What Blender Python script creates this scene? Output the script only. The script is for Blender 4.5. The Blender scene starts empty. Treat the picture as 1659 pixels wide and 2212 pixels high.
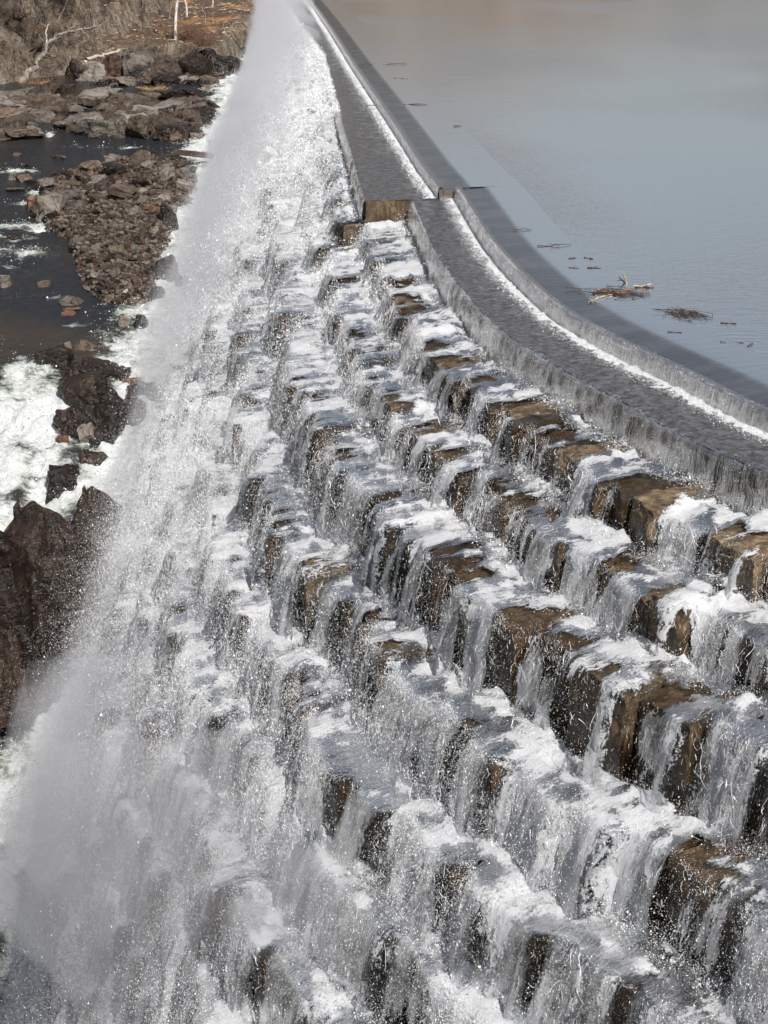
import bpy, math, random
import numpy as np
from mathutils import Vector
from mathutils.geometry import tessellate_polygon

rng = np.random.default_rng(7)
random.seed(7)
SC = bpy.context.scene
COL = SC.collection

# ------------------------------------------------------------------ camera, light, exposure
F_PX, PITCH, CAM_H = 1650.0, math.radians(20.2), 12.0
cam = bpy.data.cameras.new('camera')
cam.sensor_fit = 'VERTICAL'
cam.sensor_height = 36.0
cam.lens = 36.0 * F_PX / 1024.0
cam.clip_start = 1.0
cam.clip_end = 3000.0
camo = bpy.data.objects.new('camera', cam)
COL.objects.link(camo)
camo.location = (0, 0, CAM_H)
camo.rotation_euler = (math.radians(90) - PITCH, 0, 0)
SC.camera = camo

SUN_AZ = math.radians(153)      # measured clockwise from straight ahead (+Y): from the right, a little behind
SUN_EL = math.radians(47)
world = bpy.data.worlds.new('World')
SC.world = world
world.use_nodes = True
wn = world.node_tree.nodes
sky = wn.new('ShaderNodeTexSky')
sky.sky_type = 'NISHITA'
sky.sun_disc = False
sky.sun_elevation = SUN_EL
sky.sun_rotation = SUN_AZ
sky.air_density = 1.0
sky.dust_density = 1.6
hs = wn.new('ShaderNodeHueSaturation')
hs.inputs['Saturation'].default_value = 0.5
world.node_tree.links.new(sky.outputs[0], hs.inputs['Color'])
world.node_tree.links.new(hs.outputs[0], wn['Background'].inputs[0])
wn['Background'].inputs[1].default_value = 0.072
sl = bpy.data.lights.new('sun', 'SUN')
sl.energy = 4.8
sl.angle = math.radians(0.5)
sl.color = (1.0, 0.96, 0.91)
so = bpy.data.objects.new('sun', sl)
COL.objects.link(so)
sd = Vector((math.sin(SUN_AZ) * math.cos(SUN_EL), math.cos(SUN_AZ) * math.cos(SUN_EL), math.sin(SUN_EL)))
so.rotation_euler = sd.to_track_quat('Z', 'Y').to_euler()
SC.view_settings.view_transform = 'Standard'
SC.view_settings.look = 'None'
SC.view_settings.gamma = 1.0
SC.view_settings.exposure = 0.12
cy = SC.cycles
cy.max_bounces = 8
cy.diffuse_bounces = 2
cy.glossy_bounces = 2
cy.transparent_max_bounces = 24
cy.transmission_bounces = 4
cy.volume_bounces = 2
cy.caustics_reflective = False
cy.caustics_refractive = False
cy.sample_clamp_indirect = 4.0

# ------------------------------------------------------------------ noise (numpy)
_perm = np.random.default_rng(11).permutation(4096)
_grad = np.random.default_rng(12).normal(size=(4096, 3))
_grad /= np.linalg.norm(_grad, axis=1)[:, None]


def _h(i, j, k):
    return _perm[(_perm[(_perm[i & 4095] + j) & 4095] + k) & 4095]


def noise3(p):
    p = np.asarray(p, float)
    i = np.floor(p).astype(int)
    f = p - i
    w = f * f * f * (f * (f * 6 - 15) + 10)
    r = 0
    for a in (0, 1):
        for b in (0, 1):
            for c in (0, 1):
                g = _grad[_h(i[..., 0] + a, i[..., 1] + b, i[..., 2] + c)]
                d = (g * (f - np.array([a, b, c]))).sum(-1)
                ww = (w[..., 0] if a else 1 - w[..., 0]) * (w[..., 1] if b else 1 - w[..., 1]) * (w[..., 2] if c else 1 - w[..., 2])
                r = r + ww * d
    return r * 1.5


def fbm(p, o=4, lac=2.1, g=0.5):
    p = np.asarray(p, float)
    r, a = 0, 1.0
    for k in range(o):
        r = r + a * noise3(p + 17.3 * k)
        p = p * lac
        a *= g
    return r


def n2(x, y, z=0.0, o=3):
    x, y = np.broadcast_arrays(np.asarray(x, float), np.asarray(y, float))
    return fbm(np.stack([x, y, np.full(x.shape, float(z))], -1), o)


def sstep(a, b, x):
    t = np.clip((x - a) / (b - a), 0, 1)
    return t * t * (3 - 2 * t)


# ------------------------------------------------------------------ mesh helpers
def raw_mesh(name, V, F, uv=None, attrs=None, smooth=True):
    V = np.asarray(V, np.float32)
    F = np.asarray(F, np.int32)
    k = F.shape[1]
    me = bpy.data.meshes.new(name)
    me.vertices.add(len(V))
    me.vertices.foreach_set('co', V.ravel())
    me.loops.add(F.size)
    me.loops.foreach_set('vertex_index', F.ravel())
    me.polygons.add(len(F))
    me.polygons.foreach_set('loop_start', np.arange(0, F.size, k, dtype=np.int32))
    me.polygons.foreach_set('loop_total', np.full(len(F), k, np.int32))
    if uv is not None:
        l = me.uv_layers.new(name='UVMap')
        l.data.foreach_set('uv', np.asarray(uv, np.float32)[F.ravel()].ravel())
    for an, av in (attrs or {}).items():
        a = me.attributes.new(an, 'FLOAT', 'POINT')
        a.data.foreach_set('value', np.asarray(av, np.float32))
    me.polygons.foreach_set('use_smooth', np.full(len(F), smooth, bool))
    me.update(calc_edges=True)
    return me


def link(name, me, mat=None, parent=None):
    o = bpy.data.objects.new(name, me)
    COL.objects.link(o)
    if mat is not None and me is not None and not me.materials:
        me.materials.append(mat)
    if parent is not None:
        o.parent = parent
    return o


def tag(o, label=None, cat=None, group=None, kind=None):
    for k, v in (('label', label), ('category', cat), ('group', group), ('kind', kind)):
        if v:
            o[k] = v
    return o


def grid_faces(n, m):
    a = (np.arange(n - 1)[:, None] * m + np.arange(m - 1)[None, :]).ravel()
    return np.stack([a, a + 1, a + m + 1, a + m], 1)


def grid_mesh(name, P, uv=None, attrs=None, smooth=True, flip=False, keep=None):
    n, m = P.shape[:2]
    F = grid_faces(n, m)
    if flip:
        F = F[:, ::-1]
    if keep is not None:
        F = F[keep.ravel()[F].any(1)]
    at = {k: v.ravel() for k, v in (attrs or {}).items()}
    return raw_mesh(name, P.reshape(-1, 3), F, None if uv is None else uv.reshape(-1, 2), at, smooth)


# ------------------------------------------------------------------ material helper
class M:
    def __init__(s, name):
        s.m = bpy.data.materials.new(name)
        s.m.use_nodes = True
        s.t = s.m.node_tree
        s.n = s.t.nodes
        s.n.clear()
        s.out = s.n.new('ShaderNodeOutputMaterial')

    def node(s, typ, ins=None, **kw):
        x = s.n.new('ShaderNode' + typ)
        for k, v in kw.items():
            setattr(x, k, v)
        for k, v in (ins or {}).items():
            s.set(x.inputs[k], v)
        return x

    def set(s, sock, v):
        if isinstance(v, bpy.types.NodeSocket):
            s.t.links.new(v, sock)
        elif isinstance(v, bpy.types.Node):
            s.t.links.new(v.outputs[0], sock)
        else:
            if isinstance(v, tuple) and len(v) == 3 and sock.type == 'RGBA':
                v = (*v, 1.0)
            sock.default_value = v

    def math(s, op, a, b=0.0, c=None, clamp=False):
        x = s.node('Math', operation=op, use_clamp=clamp)
        s.set(x.inputs[0], a)
        s.set(x.inputs[1], b)
        if c is not None:
            s.set(x.inputs[2], c)
        return x.outputs[0]

    def rng(s, v, a, b, c=0.0, d=1.0, smooth=True):
        x = s.node('MapRange', interpolation_type='SMOOTHSTEP' if smooth else 'LINEAR')
        for i, q in enumerate((v, a, b, c, d)):
            s.set(x.inputs[i], q)
        return x.outputs[0]

    def noise(s, vec, scale, detail=4.0, rough=0.55, dist=0.0):
        x = s.node('TexNoise', {'Scale': scale, 'Detail': detail, 'Roughness': rough, 'Distortion': dist})
        if vec is not None:
            s.set(x.inputs['Vector'], vec)
        return x.outputs['Fac']

    def vscale(s, vec, sc, off=(0, 0, 0)):
        x = s.node('Mapping')
        s.set(x.inputs['Vector'], vec)
        x.inputs['Scale'].default_value = sc
        x.inputs['Location'].default_value = off
        return x.outputs[0]

    def ramp(s, fac, stops):
        x = s.node('ValToRGB')
        e = x.color_ramp.elements
        while len(e) < len(stops):
            e.new(0.5)
        for i, (p, c) in enumerate(stops):
            e[i].position = p
            e[i].color = (*c, 1.0)
        s.set(x.inputs[0], fac)
        return x.outputs[0]

    def mixc(s, f, a, b, typ='MIX'):
        x = s.node('Mix', data_type='RGBA', blend_type=typ)
        s.set(x.inputs[0], f)
        s.set(x.inputs[6], a)
        s.set(x.inputs[7], b)
        return x.outputs[2]

    def mixs(s, f, a, b):
        x = s.node('MixShader')
        s.set(x.inputs[0], f)
        s.set(x.inputs[1], a)
        s.set(x.inputs[2], b)
        return x.outputs[0]

    def attr(s, name):
        return s.node('Attribute', attribute_name=name).outputs['Fac']

    def bump(s, h, strength, dist=0.1):
        return s.node('Bump', {'Height': h, 'Strength': strength, 'Distance': dist}).outputs[0]

    def done(s, sh):
        s.set(s.out.inputs['Surface'], sh)
        return s.m


def coord(m, what='Object'):
    return m.node('TexCoord').outputs[what]


# ------------------------------------------------------------------ geometry of the place
# plan line of the dam crest (near right -> far), z = 0 is the lake level
CR = np.array([(47, 12), (38, 16.5), (30, 21.5), (22, 26.5), (16, 31.8), (12, 36.3), (9.7, 39.9), (8.4, 43.4), (7.0, 47.0), (5.9, 50.4),
               (5.1, 54.4), (4.1, 62.5), (3.3, 75.1), (2.6, 83.0), (1.8, 93.6), (0.2, 113.9), (-1.9, 140.4),
               (-4.8, 178.6), (-9.1, 232.0), (-15.0, 300.0), (-22.0, 380.0)], float)


def _spline():
    P = []
    for i in range(len(CR) - 1):
        a, b, c, d = CR[max(i - 1, 0)], CR[i], CR[i + 1], CR[min(i + 2, len(CR) - 1)]
        for t in np.linspace(0, 1, 120, endpoint=False):
            P.append(.5 * ((2 * b) + (c - a) * t + (2 * a - 5 * b + 4 * c - d) * t * t + (-a + 3 * b - 3 * c + d) * t ** 3))
    P.append(CR[-1])
    P = np.array(P)
    L = np.concatenate([[0], np.cumsum(np.linalg.norm(np.diff(P, axis=0), axis=1))])
    S = np.arange(0, L[-1], 0.1)
    Q = np.stack([np.interp(S, L, P[:, 0]), np.interp(S, L, P[:, 1])], 1)
    for _ in range(30):
        Q[1:-1] = (Q[:-2] + Q[1:-1] * 2 + Q[2:]) / 4
    T = np.gradient(Q, axis=0)
    T /= np.linalg.norm(T, axis=1)[:, None]
    for _ in range(60):
        T[1:-1] = (T[:-2] + T[1:-1] * 2 + T[2:]) / 4
    T /= np.linalg.norm(T, axis=1)[:, None]
    return S, Q, np.stack([-T[:, 1], T[:, 0]], 1)


SS, SQ, SN = _spline()
SMAX = SS[-1]
S0 = float(SS[np.argmin(abs(SQ[:, 1] - 75.3))])           # where the far section ends
sY = lambda y: float(SS[np.argmin(abs(SQ[:, 1] - y))])


def pt(s, o, z):
    s, o, z = np.broadcast_arrays(*[np.asarray(q, float) for q in (s, o, z)])
    x = np.interp(s, SS, SQ[:, 0]) + o * np.interp(s, SS, SN[:, 0])
    y = np.interp(s, SS, SQ[:, 1]) + o * np.interp(s, SS, SN[:, 1])
    return np.stack([x, y, z], -1)


ZT = np.array([0, -0.60, -1.65, -2.8, -4.1, -6.2, -8.2, -10.2, -12.3, -14.6, -17.2, -20, -23, -26.5, -31, -36, -41.0])
OL = np.array([0, 2.05, 3.85, 5.6, 7.6, 9.3, 10.9, 12.2, 13.4, 14.5, 15.4, 16.2, 16.9, 17.5, 18.1, 18.8, 19.8])
FAR1 = ([75, 87, 102, 121, 151, 187, 243, 400], [4.17, 3.85, 3.63, 3.2, 2.6, 3.4, 4.2, 4.2])


def lipo(k, s):
    """plan offset of the outer edge of course k"""
    s = np.asarray(s, float)
    y = np.interp(s, SS, SQ[:, 1])
    far = s > S0
    if k == 0:
        return np.where(far, 0.75, 0.0)
    if k == 1:
        return np.where(far, np.interp(y, *FAR1), OL[1])
    f1 = np.interp(y, *FAR1)
    if k == 2:
        return np.where(far, f1 + 0.9, OL[2])
    if k == 3:
        return np.where(far, np.maximum(f1 + 2.1, OL[3]), OL[3])
    return np.full(s.shape, OL[k])


# blocks of every course: (s start, s end, top jitter, lip jitter, dry)
BLK = {}
BLKR = np.random.default_rng(5)
for k in range(2, 16):
    s, lst = 0.0, []
    while s < SMAX - 3:
        L = BLKR.uniform(0.9, 1.9)
        lst.append([s, s + L, BLKR.normal(0, 0.10), BLKR.normal(0, 0.20 if k < 4 else .27), 0.0, BLKR.normal(-.22 if k < 4 else -.36, .20), BLKR.normal(0, 1)])
        s += L
    A = np.array(lst)
    A[:, 2] = np.clip(A[:, 2], -.2, .2)
    A[:, 3] = np.clip(A[:, 3], -.5, .5)
    A[:, 5] = np.clip(A[:, 5], -.75, .4)
    A[:, 6] = np.clip(A[:, 6], -1.5, 1.5)
    BLK[k] = A


def set_dry(k, x, y, dz, do, dry=1.0):
    """raise the block of course k nearest to plan point x, y out of the flow"""
    B = BLK[k]
    mid = (B[:, 0] + B[:, 1]) / 2
    p = pt(mid, lipo(k, mid), 0)[:, :2]
    i = int(np.argmin(((p - (x, y)) ** 2).sum(1)))
    B[i, 2:5] = dz, do, dry


def groundpt(px, py, z):
    """photo position (full view, 1659 x 2212) to a point at height z"""
    u, v = px * 768 / 1659 - 384, py * 1024 / 2212 - 512
    d = (u / F_PX, math.cos(PITCH) - v / F_PX * math.sin(PITCH), -math.sin(PITCH) - v / F_PX * math.cos(PITCH))
    t = (z - CAM_H) / d[2]
    return d[0] * t, d[1] * t


for k, px, py, dz, do, dry in (
        (2, 1240, 985, .06, .15, 0.58), (2, 1462, 1075, .16, .30, 1), (2, 1610, 1150, .12, .30, 1), (2, 1170, 870, .14, .0, 0.90),
        (2, 905, 640, .12, .15, 0.50), (2, 985, 765, .05, .2, 0.50), (2, 1060, 800, .0, .1, 0.36), (2, 1330, 1010, .0, .1, 0.29),
        (3, 1250, 1150, .05, .1, 0.43), (3, 1520, 1300, .34, .35, 1), (3, 1410, 1260, .05, .1, 0.43), (3, 900, 880, .14, .1, 0.58),
        (3, 985, 920, .10, .1, 0.50), (3, 1040, 970, .05, .1, 0.43), (3, 1110, 1060, .0, .15, 0.36), (3, 800, 750, .05, .1, 0.36),
        (4, 1400, 1430, .24, .25, .85), (4, 1110, 1240, .03, .10, .25), (4, 1190, 1280, .02, .05, .15), (4, 1540, 1530, .05, .1, 0.40),
        (4, 755, 1010, .05, .1, 0.22), (5, 750, 1195, .3, .3, 0.58), (5, 880, 1400, .22, .3, 0.43), (5, 1350, 1690, .05, .1, 0.25),
        (2, 720, 500, .12, .1, 0.58), (6, 960, 1480, .1, .1, 0.22), (6, 1150, 1800, .1, .1, 0.18), (5, 1640, 1900, .1, .1, 0.29)):
    x_, y_ = groundpt(px, py, ZT[k])
    set_dry(k, x_, y_, dz, do, dry)


def bval(k, s, c):
    if k < 2 or k > 15:
        return np.zeros(np.shape(s))
    B = BLK[k]
    i = np.clip(np.searchsorted(B[:, 0], s, 'right') - 1, 0, len(B) - 1)
    return B[i, c]


def blip(k, s):
    if k < 2 or k > 15:
        return np.zeros(np.shape(s))
    B = BLK[k]
    i = np.clip(np.searchsorted(B[:, 0], s, 'right') - 1, 0, len(B) - 1)
    return B[i, 3] + B[i, 5] * ((s - B[i, 0]) / (B[i, 1] - B[i, 0]) - .5)


def bsm(k, s, c, w=0.12):
    s = np.asarray(s, float)
    if c == 3:
        return (blip(k, s - w) + 2 * blip(k, s) + blip(k, s + w)) / 4
    return (bval(k, s - w, c) + bval(k, s, c) * 2 + bval(k, s + w, c)) / 4


RV = ([-50, 30, 45, 60, 68, 74, 80, 86, 92, 100, 119, 150, 173, 232, 300, 700],
      [-42, -40, -37, -33, -29, -25, -20, -17, -13.5, -12, -10, -8, -6, -4, -3.5, -3.3])


def river_z(y):
    y = np.asarray(y, float)
    return (np.interp(y - 1.5, *RV) + np.interp(y + 1.5, *RV) + np.interp(y, *RV)) / 3


def riverpt(px, py):
    z = -10.0
    for _ in range(60):
        x, y = groundpt(px, py, z)
        z += 0.4 * (float(river_z(y)) - z)
    return x, y, z


def srange(y0, y1, f=1.0):
    """stations along the dam, finer where it is closer"""
    a, b = sY(y0) if y0 > 21 else y0, sY(y1)
    out = [a]
    while out[-1] < b:
        y = float(np.interp(out[-1], SS, SQ[:, 1]))
        out.append(out[-1] + f * (0.11 if y < 62 else 0.2 if y < 90 else 0.45 if y < 140 else 1.0))
    return np.array(out)


# ------------------------------------------------------------------ materials
def mat_stone(name, wet_attr=True, cols=None, sc=1.0):
    m = M(name)
    c = coord(m)
    n = m.noise(c, 1.3 * sc, 6, .62)
    n2_ = m.noise(c, 9 * sc, 5, .7)
    cols = cols or ((.11, .075, .042), (.30, .215, .125), (.46, .36, .235))
    col = m.ramp(n, [(.30, cols[0]), (.52, cols[1]), (.74, cols[2])])
    col = m.mixc(m.rng(n2_, .35, .7, 0, .75), col, (cols[0][0] * .45, cols[0][1] * .45, cols[0][2] * .45))
    rough = .75
    if wet_attr:
        wet = m.attr('wet')
        dark = m.mixc(wet, (1, 1, 1), (.24, .20, .165))
        col = m.mixc(1.0, col, dark, 'MULTIPLY')
        tn = m.attr('tone')
        tn = m.math('ADD', tn, m.math('LESS_THAN', tn, .01))
        col = m.mixc(1.0, col, m.node('CombineColor', {0: tn, 1: m.math('POWER', tn, 1.1), 2: m.math('POWER', tn, 1.25)}).outputs[0], 'MULTIPLY')
        stn = m.rng(m.noise(m.vscale(c, (2.2, 2.2, .5)), 1.6, 5, .65, .5), .46, .60, 0, .65)
        col = m.mixc(stn, col, (.022, .017, .012))
        rough = m.rng(wet, 0, 1, .75, .16)
    h = m.math('ADD', m.math('MULTIPLY', n, 1.0), m.math('MULTIPLY', n2_, .35))
    bs = m.node('BsdfPrincipled', {'Base Color': col, 'Roughness': rough, 'Normal': m.bump(h, .8, .10)})
    return m.done(bs.outputs[0])


def mat_rock(name, a, b, c_, rough=.7, scale=1.0, strata=0.6):
    m = M(name)
    c = coord(m)
    rnd = m.node('ObjectInfo').outputs['Random']
    v = m.node('VectorMath', operation='ADD')
    m.set(v.inputs[0], c)
    x = m.node('CombineXYZ', {0: m.math('MULTIPLY', rnd, 37.0), 1: m.math('MULTIPLY', rnd, 91.0), 2: 0.0})
    m.set(v.inputs[1], x)
    c = v.outputs[0]
    n = m.noise(c, .8 * scale, 6, .65)
    st = m.noise(m.vscale(c, (2.0 * scale, .7 * scale, 5.0 * scale)), 1.0, 5, .7, .6)
    f = m.math('ADD', m.math('MULTIPLY', n, 1 - strata * .5), m.math('MULTIPLY', st, strata * .5))
    f = m.math('ADD', f, m.math('MULTIPLY', m.math('SUBTRACT', rnd, .5), .22))
    col = m.ramp(f, [(.3, a), (.5, b), (.72, c_)])
    wet = m.attr('wet')
    col = m.mixc(wet, col, m.mixc(1.0, col, (.28, .25, .23), 'MULTIPLY'))
    crk = m.rng(m.math('ABSOLUTE', m.math('SUBTRACT', m.noise(m.vscale(c, (1, .6, .5)), 1.1 * scale, 4, .6, .8), .5)), .0, .022, .35, 1.0)
    col = m.mixc(1.0, col, m.node('CombineColor', {0: crk, 1: crk, 2: crk}).outputs[0], 'MULTIPLY')
    h = m.math('ADD', m.math('ADD', n, m.math('MULTIPLY', st, .6)), m.math('MULTIPLY', crk, .3))
    rg = m.rng(m.noise(c, 4 * scale, 3, .6), .35, .65, rough - .15, rough + .1)
    bs = m.node('BsdfPrincipled', {'Base Color': col, 'Roughness': rg, 'Normal': m.bump(h, .9, .25)})
    return m.done(bs.outputs[0])


def mat_cascade(name, fx=6.0, fy=1.1, bias=0.0, tint=(.80, .84, .88), seed=0.0, foamcol=(.75, .76, .785), clear=1.0):
    """falling water: holes, clear glossy film and white threads, stretched along the flow"""
    m = M(name)
    uv = m.node('UVMap', uv_map='UVMap').outputs[0]
    warp = m.node('TexNoise', {'Scale': .9, 'Detail': 3.0})
    m.set(warp.inputs['Vector'], uv)
    wv = m.node('VectorMath', operation='MULTIPLY_ADD')
    m.set(wv.inputs[0], warp.outputs['Color'])
    wv.inputs[1].default_value = (.35, .35, 0)
    m.set(wv.inputs[2], uv)
    q = wv.outputs[0]
    a = m.noise(m.vscale(q, (fx, fy, 1), (seed, seed * 2, seed)), 1.0, 7, .66)
    b = m.noise(m.vscale(q, (fx * .22, fy * .45, 1), (seed * 3, 5, seed)), 1.0, 3, .5)
    c = m.noise(m.vscale(q, (fx * 2.6, fy * 4.4, 1), (seed, 9, seed)), 1.0, 4, .62, .4)
    foam = m.attr('foam')
    x = m.math('ADD', m.math('MULTIPLY', a, .55), m.math('MULTIPLY', b, .45))
    x = m.math('ADD', x, m.math('MULTIPLY', m.math('SUBTRACT', c, .5), .70))
    x = m.math('ADD', x, m.math('MULTIPLY', m.math('SUBTRACT', foam, .5), .62))
    lace = m.noise(coord(m), 16.0, 4, .7, .4)
    x = m.math('ADD', x, m.math('MULTIPLY', m.math('SUBTRACT', lace, .5), .55))
    x = m.math('ADD', x, bias)
    mask = m.rng(x, .49, .60)
    lum = m.rng(x, .50, .75, .72, 1.0)
    fc = m.mixc(1.0, foamcol, m.node('CombineColor', {0: lum, 1: lum, 2: lum}).outputs[0], 'MULTIPLY')
    nb = m.bump(m.math('ADD', a, m.math('MULTIPLY', c, .5)), .7, .07)
    white = m.node('BsdfDiffuse', {'Color': fc, 'Normal': nb})
    trl = m.node('BsdfTranslucent', {'Color': fc, 'Normal': nb})
    white = m.mixs(.35, white.outputs[0], trl.outputs[0])
    tr = m.node('BsdfTransparent', {'Color': (*tint, 1.0)})
    gl = m.node('BsdfGlossy', {'Color': (1, 1, 1, 1), 'Roughness': .10, 'Normal': nb})
    fr = m.node('Fresnel', {'IOR': 1.33, 'Normal': nb})
    film = m.mixs(m.math('MULTIPLY', fr.outputs[0], clear, clamp=True), tr.outputs[0], gl.outputs[0])
    sh = m.mixs(mask, film, white)
    dens = m.attr('dens')
    al = m.math('ADD', dens, m.math('MULTIPLY', m.math('SUBTRACT', x, .5), .9))
    al = m.rng(al, .34, .44)
    hole = m.node('BsdfTransparent', {'Color': (1, 1, 1, 1)})
    sh = m.mixs(al, hole.outputs[0], sh)
    return m.done(sh)


def mat_drops():
    m = M('water_drops')
    # a drop scatters light from every side: soften the flake's own facing
    geo = m.node('NewGeometry')
    sc = m.node('VectorMath', operation='MULTIPLY_ADD')
    m.set(sc.inputs[0], geo.outputs['Normal'])
    sc.inputs[1].default_value = (.75, .75, .75)
    sc.inputs[2].default_value = (0, 0, 1)
    nn = m.node('VectorMath', {0: sc.outputs[0]}, operation='NORMALIZE').outputs[0]
    d = m.node('BsdfDiffuse', {'Color': (.93, .94, .96, 1), 'Normal': nn})
    t = m.node('BsdfTranslucent', {'Color': (.93, .94, .96, 1)})
    g = m.node('BsdfGlossy', {'Color': (1, 1, 1, 1), 'Roughness': .35})
    return m.done(m.mixs(.10, m.mixs(.18, d.outputs[0], t.outputs[0]), g.outputs[0]))


MS = {
    'block': mat_stone('wet_granite'),
    'crest': mat_stone('crest_granite', False, ((.08, .065, .055), (.15, .125, .105), (.22, .185, .155)), .5),
    'shelf': mat_stone('shelf_granite', False, ((.24, .23, .21), (.33, .32, .29), (.40, .39, .36)), .4),
    'rock_dark': mat_rock('dark_wet_rock', (.007, .0055, .005), (.022, .0135, .009), (.052, .031, .020), .30, 1.0),
    'rock_brown': mat_rock('brown_rock', (.024, .016, .012), (.090, .062, .044), (.19, .14, .10), .55, 1.6),
    'rock_tan': mat_rock('tan_rock', (.07, .052, .036), (.16, .125, .092), (.28, .225, .165), .7, 1.2),
    'rock_rust': mat_rock('rust_rock', (.04, .022, .014), (.13, .068, .042), (.24, .135, .085), .6, 1.2),
    'rock_grey': mat_rock('grey_rock', (.06, .052, .045), (.16, .135, .115), (.29, .25, .21), .72, .8),
    'rock_pale': mat_rock('pale_rock', (.25, .23, .20), (.45, .42, .37), (.7, .68, .64), .6, 1.2),
    'sheet_crest': mat_cascade('crest_fall_water', 22.0, .45, -.20, (.30, .34, .42), 3.0, clear=1.2),
    'sheet_wall': mat_cascade('terrace_fall_water', 7.0, .9, -.10, (.30, .34, .41), 7.0, clear=1.2),
    'sheet_a': mat_cascade('step_fall_water', 7.0, .7, -.05, (.66, .68, .70), 1.0, clear=1.2),
    'sheet_b': mat_cascade('step_fall_water_outer', 5.0, .8, -.08, (.85, .87, .89), 12.0, clear=1.2),
    'drops': mat_drops(),
}

# ------------------------------------------------------------------ the lake
def make_lake():
    m = M('lake_water')
    c = coord(m)
    ca = m.node('CameraData')
    n = m.noise(m.vscale(c, (.55, 1.3, 1)), 3.2, 3, .6)
    nb = m.noise(m.vscale(c, (.25, .6, 1)), 1.0, 3, .6)
    patch = m.rng(m.noise(m.vscale(c, (.035, .02, 1)), 1.0, 2, .5), .42, .62, .25, 1.0)
    h = m.math('MULTIPLY', m.math('ADD', n, m.math('MULTIPLY', nb, .8)), patch)
    bp = m.bump(h, .55, .05)
    body = m.node('BsdfDiffuse', {'Color': (.050, .075, .085, 1)})
    gl = m.node('BsdfGlossy', {'Color': (1, 1, 1, 1), 'Roughness': .10, 'Normal': bp})
    fr = m.node('Fresnel', {'IOR': 1.33, 'Normal': bp})
    mat = m.done(m.mixs(fr.outputs[0], body.outputs[0], gl.outputs[0]))
    s = np.arange(0, SMAX, 1.0)
    e = pt(s, -3.0 + np.where(s > S0, .0, 0) + .0 * s, 0)[:, :2]
    poly = [tuple(p) for p in e] + [(-30, 900), (1200, 900), (1200, -60), (60, -60)]
    tris = tessellate_polygon([[Vector((x, y, 0)) for x, y in poly]])
    V = np.array([(x, y, 0) for x, y in poly])
    o = link('lake_water', raw_mesh('lake_water', V, np.array(tris), smooth=False), mat)
    tag(o, kind='structure')
    # thin clear water running over the shelf and the crest
    m = M('shallow_water')
    uv = m.node('UVMap', uv_map='UVMap').outputs[0]
    st = m.noise(m.vscale(uv, (4.0, .55, 1)), 1.0, 5, .6)
    big = m.noise(m.vscale(uv, (.5, .15, 1)), 1.0, 3, .6)
    bp = m.bump(st, .35, .03)
    run = m.attr('run')
    fr = m.node('Fresnel', {'IOR': 1.33, 'Normal': bp})
    tint = m.mixc(m.math('MULTIPLY', m.rng(m.math('ADD', m.math('MULTIPLY', st, .5), m.math('MULTIPLY', big, .5)), .38, .60), run), (.72, .74, .78, 1), (.24, .25, .28, 1))
    tr = m.node('BsdfTransparent')
    m.set(tr.inputs[0], tint)
    gl = m.node('BsdfGlossy', {'Color': (1, 1, 1, 1), 'Roughness': .12, 'Normal': bp})
    silt = m.node('BsdfDiffuse', {'Color': (.115, .125, .135, 1)})
    body = m.mixs(m.rng(run, 0, .4, .55, .03), tr.outputs[0], silt.outputs[0])
    frr = m.math('MULTIPLY', fr.outputs[0], m.rng(run, 0, 1, 1.0, .42))
    mat2 = m.done(m.mixs(frr, body, gl.outputs[0]))
    s = srange(0, 378, 2.0)
    s = np.sort(np.concatenate([s, [S0 - .0005, S0 + .0005]]))
    oo = np.array([-3.0, -2.4, -1.9, -1.5, -1.35, -1.2, -.9, -.6, -.35, -.2, -.08])
    zz = np.array([0, -.002, -.004, -.01, -.018, -.03, -.045, -.065, -.085, -.10, -.12])
    rr = np.array([0, 0, 0, 0.1, .6, 1, 1, 1, 1, 1, 1])
    sh = np.where(s > S0, .75, 0)[:, None] * np.clip((oo + 3.0) / .5, 0, 1)[None, :] * np.ones((len(s), 1))
    O = oo[None, :] + sh
    P = pt(s[:, None] + 0 * O, O, zz[None, :] + 0 * O)
    uvv = np.stack([s[:, None] + 0 * O, O], -1)
    j = np.searchsorted(s, S0)
    for a, b in ((0, j), (j, len(s))):
        o = link('shallow_water', grid_mesh('shallow_water', P[a:b], uvv[a:b], {'run': rr[None, :] + 0 * O[a:b]}), mat2)
        tag(o, kind='structure')


make_lake()

# ------------------------------------------------------------------ the dam (one thing, its courses and blocks are parts)
dam = link('masonry_dam', None)
dam.location = (0, 0, 0)
tag(dam, 'long curved masonry spillway dam of stepped stone blocks with water pouring over every course', 'dam')


def prof_strip(name, s, prof, mat, shift=None, rough=0.0, attrs=None, parent=dam):
    prof = np.array(prof, float)
    O = prof[:, 0][None, :] + (0 if shift is None else shift[:, None])
    O = O + 0 * s[:, None]
    Z = prof[:, 1][None, :] + 0 * O
    P = pt(s[:, None] + 0 * O, O, Z)
    if rough:
        P = P + rough * np.stack([fbm(P * 1.3 + q, 3) for q in (0, 31, 57)], -1)
    at = {k: v[None, :] + 0 * O for k, v in (attrs or {}).items()}
    return link(name, grid_mesh(name, P, np.stack([s[:, None] + 0 * O, Z], -1), at), mat, parent)


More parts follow.
